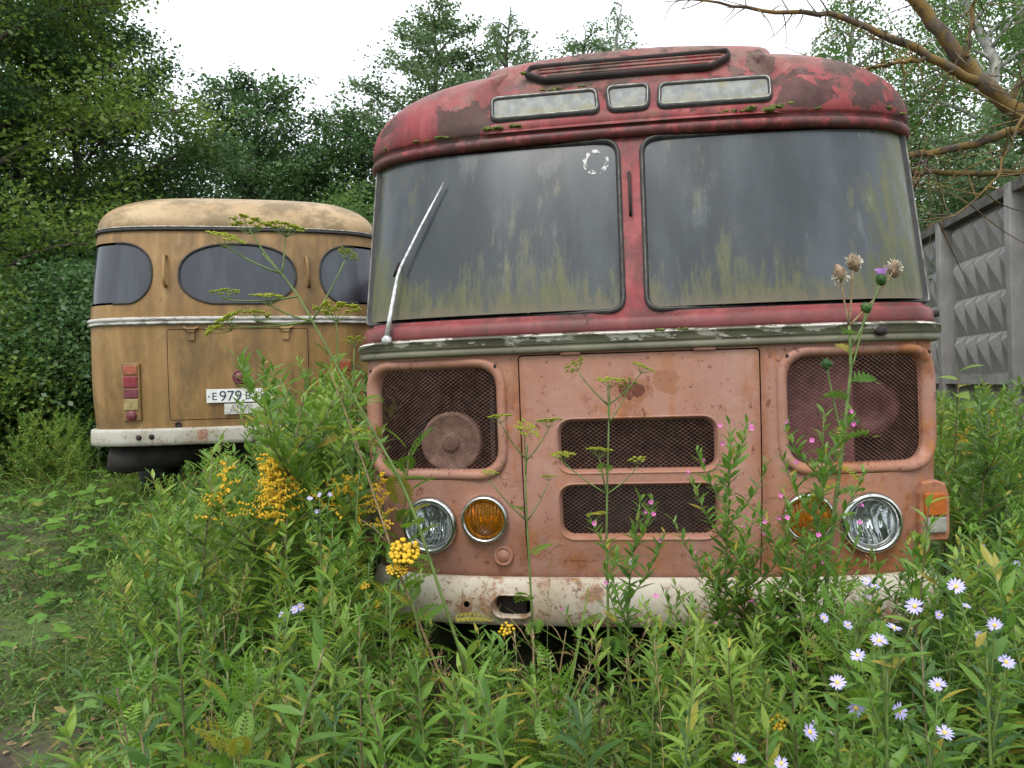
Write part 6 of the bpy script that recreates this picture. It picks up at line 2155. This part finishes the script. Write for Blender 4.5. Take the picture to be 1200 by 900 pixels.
def shrub(x, y, h, r, seed, mat, label, group):
    return tree('shrub', label, 'shrub', x, y, h, r, .03, seed, mat, nl=18, per=380, leaf=.075, spread=.26, trunk_r=.03, group=group)
for i, (x, y, h, r) in enumerate(((-5.6, 10.6, 2.6, 1.2), (-6.9, 10.2, 2.2, 1.2), (-4.6, 11.6, 3.0, 1.2), (-8.1, 11.2, 3.0, 1.4), (-5.9, 13.6, 3.6, 1.5), (-9.6, 10.6, 2.6, 1.4), (-7.2, 13.2, 3.8, 1.6), (-4.9, 15.0, 3.8, 1.5))):
    shrub(x, y, h, r, 50 + i, ('tree_b', 'tree_a')[i % 2], 'dense shrub at the forest edge left of the yellow bus', 'shrubs at the forest edge')
def old_bare_tree():
    rr = np.random.default_rng(6)
    x, y = 3.98, 5.35
    root = root_at('bare_tree', x, y, 'old tree with bare lichen-covered branches reaching in from the right', 'tree')
    g = float(ground_z(x, y))
    L = lambda p: np.array([p[0] - x, p[1] - y, p[2] - g])
    trunk = MB().tube([(0, 0, -.2), (-.03, 0, 1.2), (-.10, -.03, 2.0), tuple(L((3.66, 5.25, 2.86)))], [.17, .14, .12, .085], 10)
    trunk.build('trunk', M['lichen_bark'], root, True)
    limbs = [([(3.68, 5.25, 2.80), (3.40, 5.2, 3.11), (3.13, 5.2, 3.35), (2.91, 5.2, 3.61), (2.64, 5.2, 3.97), (2.3, 5.3, 4.6)], .080, .045),
             ([(3.14, 5.2, 3.33), (2.85, 5.1, 3.41), (2.58, 5.1, 3.57), (2.17, 5.1, 3.77), (1.71, 5.1, 3.80), (1.43, 5.1, 3.85), (1.05, 5.1, 3.90)], .045, .006),
             ([(3.72, 5.3, 3.02), (3.62, 5.4, 3.12), (3.12, 5.4, 2.98), (2.74, 5.4, 2.93), (2.45, 5.4, 2.87)], .046, .028),
             ([(3.86, 5.35, 2.82), (3.76, 5.5, 2.83), (3.17, 5.5, 2.83), (2.79, 5.5, 2.83), (2.5, 5.5, 2.80)], .032, .022),
             ([(3.42, 5.15, 3.08), (3.0, 4.6, 2.92), (2.85, 4.6, 2.59), (2.65, 4.6, 2.40), (2.42, 4.6, 2.28)], .016, .006),
             ([(2.74, 5.1, 3.48), (2.5, 5.05, 3.43), (2.25, 5.0, 3.36), (2.05, 4.95, 3.34)], .022, .010),
             ([(3.0, 5.15, 3.48), (3.02, 5.1, 3.75), (3.1, 5.05, 4.1)], .02, .008),
             ([(3.3, 5.2, 3.2), (3.5, 5.1, 3.55), (3.6, 5.0, 4.1)], .03, .012),
             ([(2.9, 5.4, 2.96), (2.75, 5.3, 2.75), (2.6, 5.2, 2.55)], .010, .004)]
    for pts, r0, r1 in limbs:
        path = path_at(np.array([L(p) for p in pts]), np.linspace(0, 1, 26))
        path = path + rr.normal(0, .008, path.shape)
        lo = stem_obj(path, r0 * .72, r1 * .72, 'lichen_bark', root, 8, 'limb')
        tw = MB()
        for k in range(int(10 + 22 * len(pts) / 6)):
            p0 = path_at(path, [rr.uniform(.1, 1)])[0]
            d = np.array([rr.normal(-.1, .35), rr.normal(0, .3), rr.normal(-.05, .35)]) * rr.uniform(.2, .8)
            q = p0 + d
            m = (p0 + q) / 2 + rr.normal(0, .04, 3)
            tw.tube([tuple(v) for v in bez(p0, m, q, 6)], [.0055, .005, .004, .0035, .003, .002], 3, cap=False)
        t = tw.build('twigs', M['lichen_bark'], lo, True); t['kind'] = 'stuff'
old_bare_tree()

# ================================================================== labels: tell look-alikes apart by their order across the view
ORD = ['leftmost', 'second from left', 'third from left', 'fourth from left', 'fifth from left', 'sixth from left', 'seventh from left', 'eighth from left', 'ninth from left', 'tenth from left']
def number_lookalikes():
    by = {}
    for o in COL.objects:
        if o.parent is None and 'label' in o:
            by.setdefault(o['label'], []).append(o)
    for lab, obs in by.items():
        if 1 < len(obs) <= 20:
            obs.sort(key=lambda o: o.location.x / max(o.location.y, .1))
            n = len(obs)
            for i, o in enumerate(obs):
                if i < 10 and (i < n / 2 or n < 3):
                    o['label'] = lab + ', ' + (ORD[i] if n > 2 else ('left one', 'right one')[i])
                else:
                    o['label'] = lab + ', ' + ORD[n - 1 - i].replace('left', 'right')
number_lookalikes()
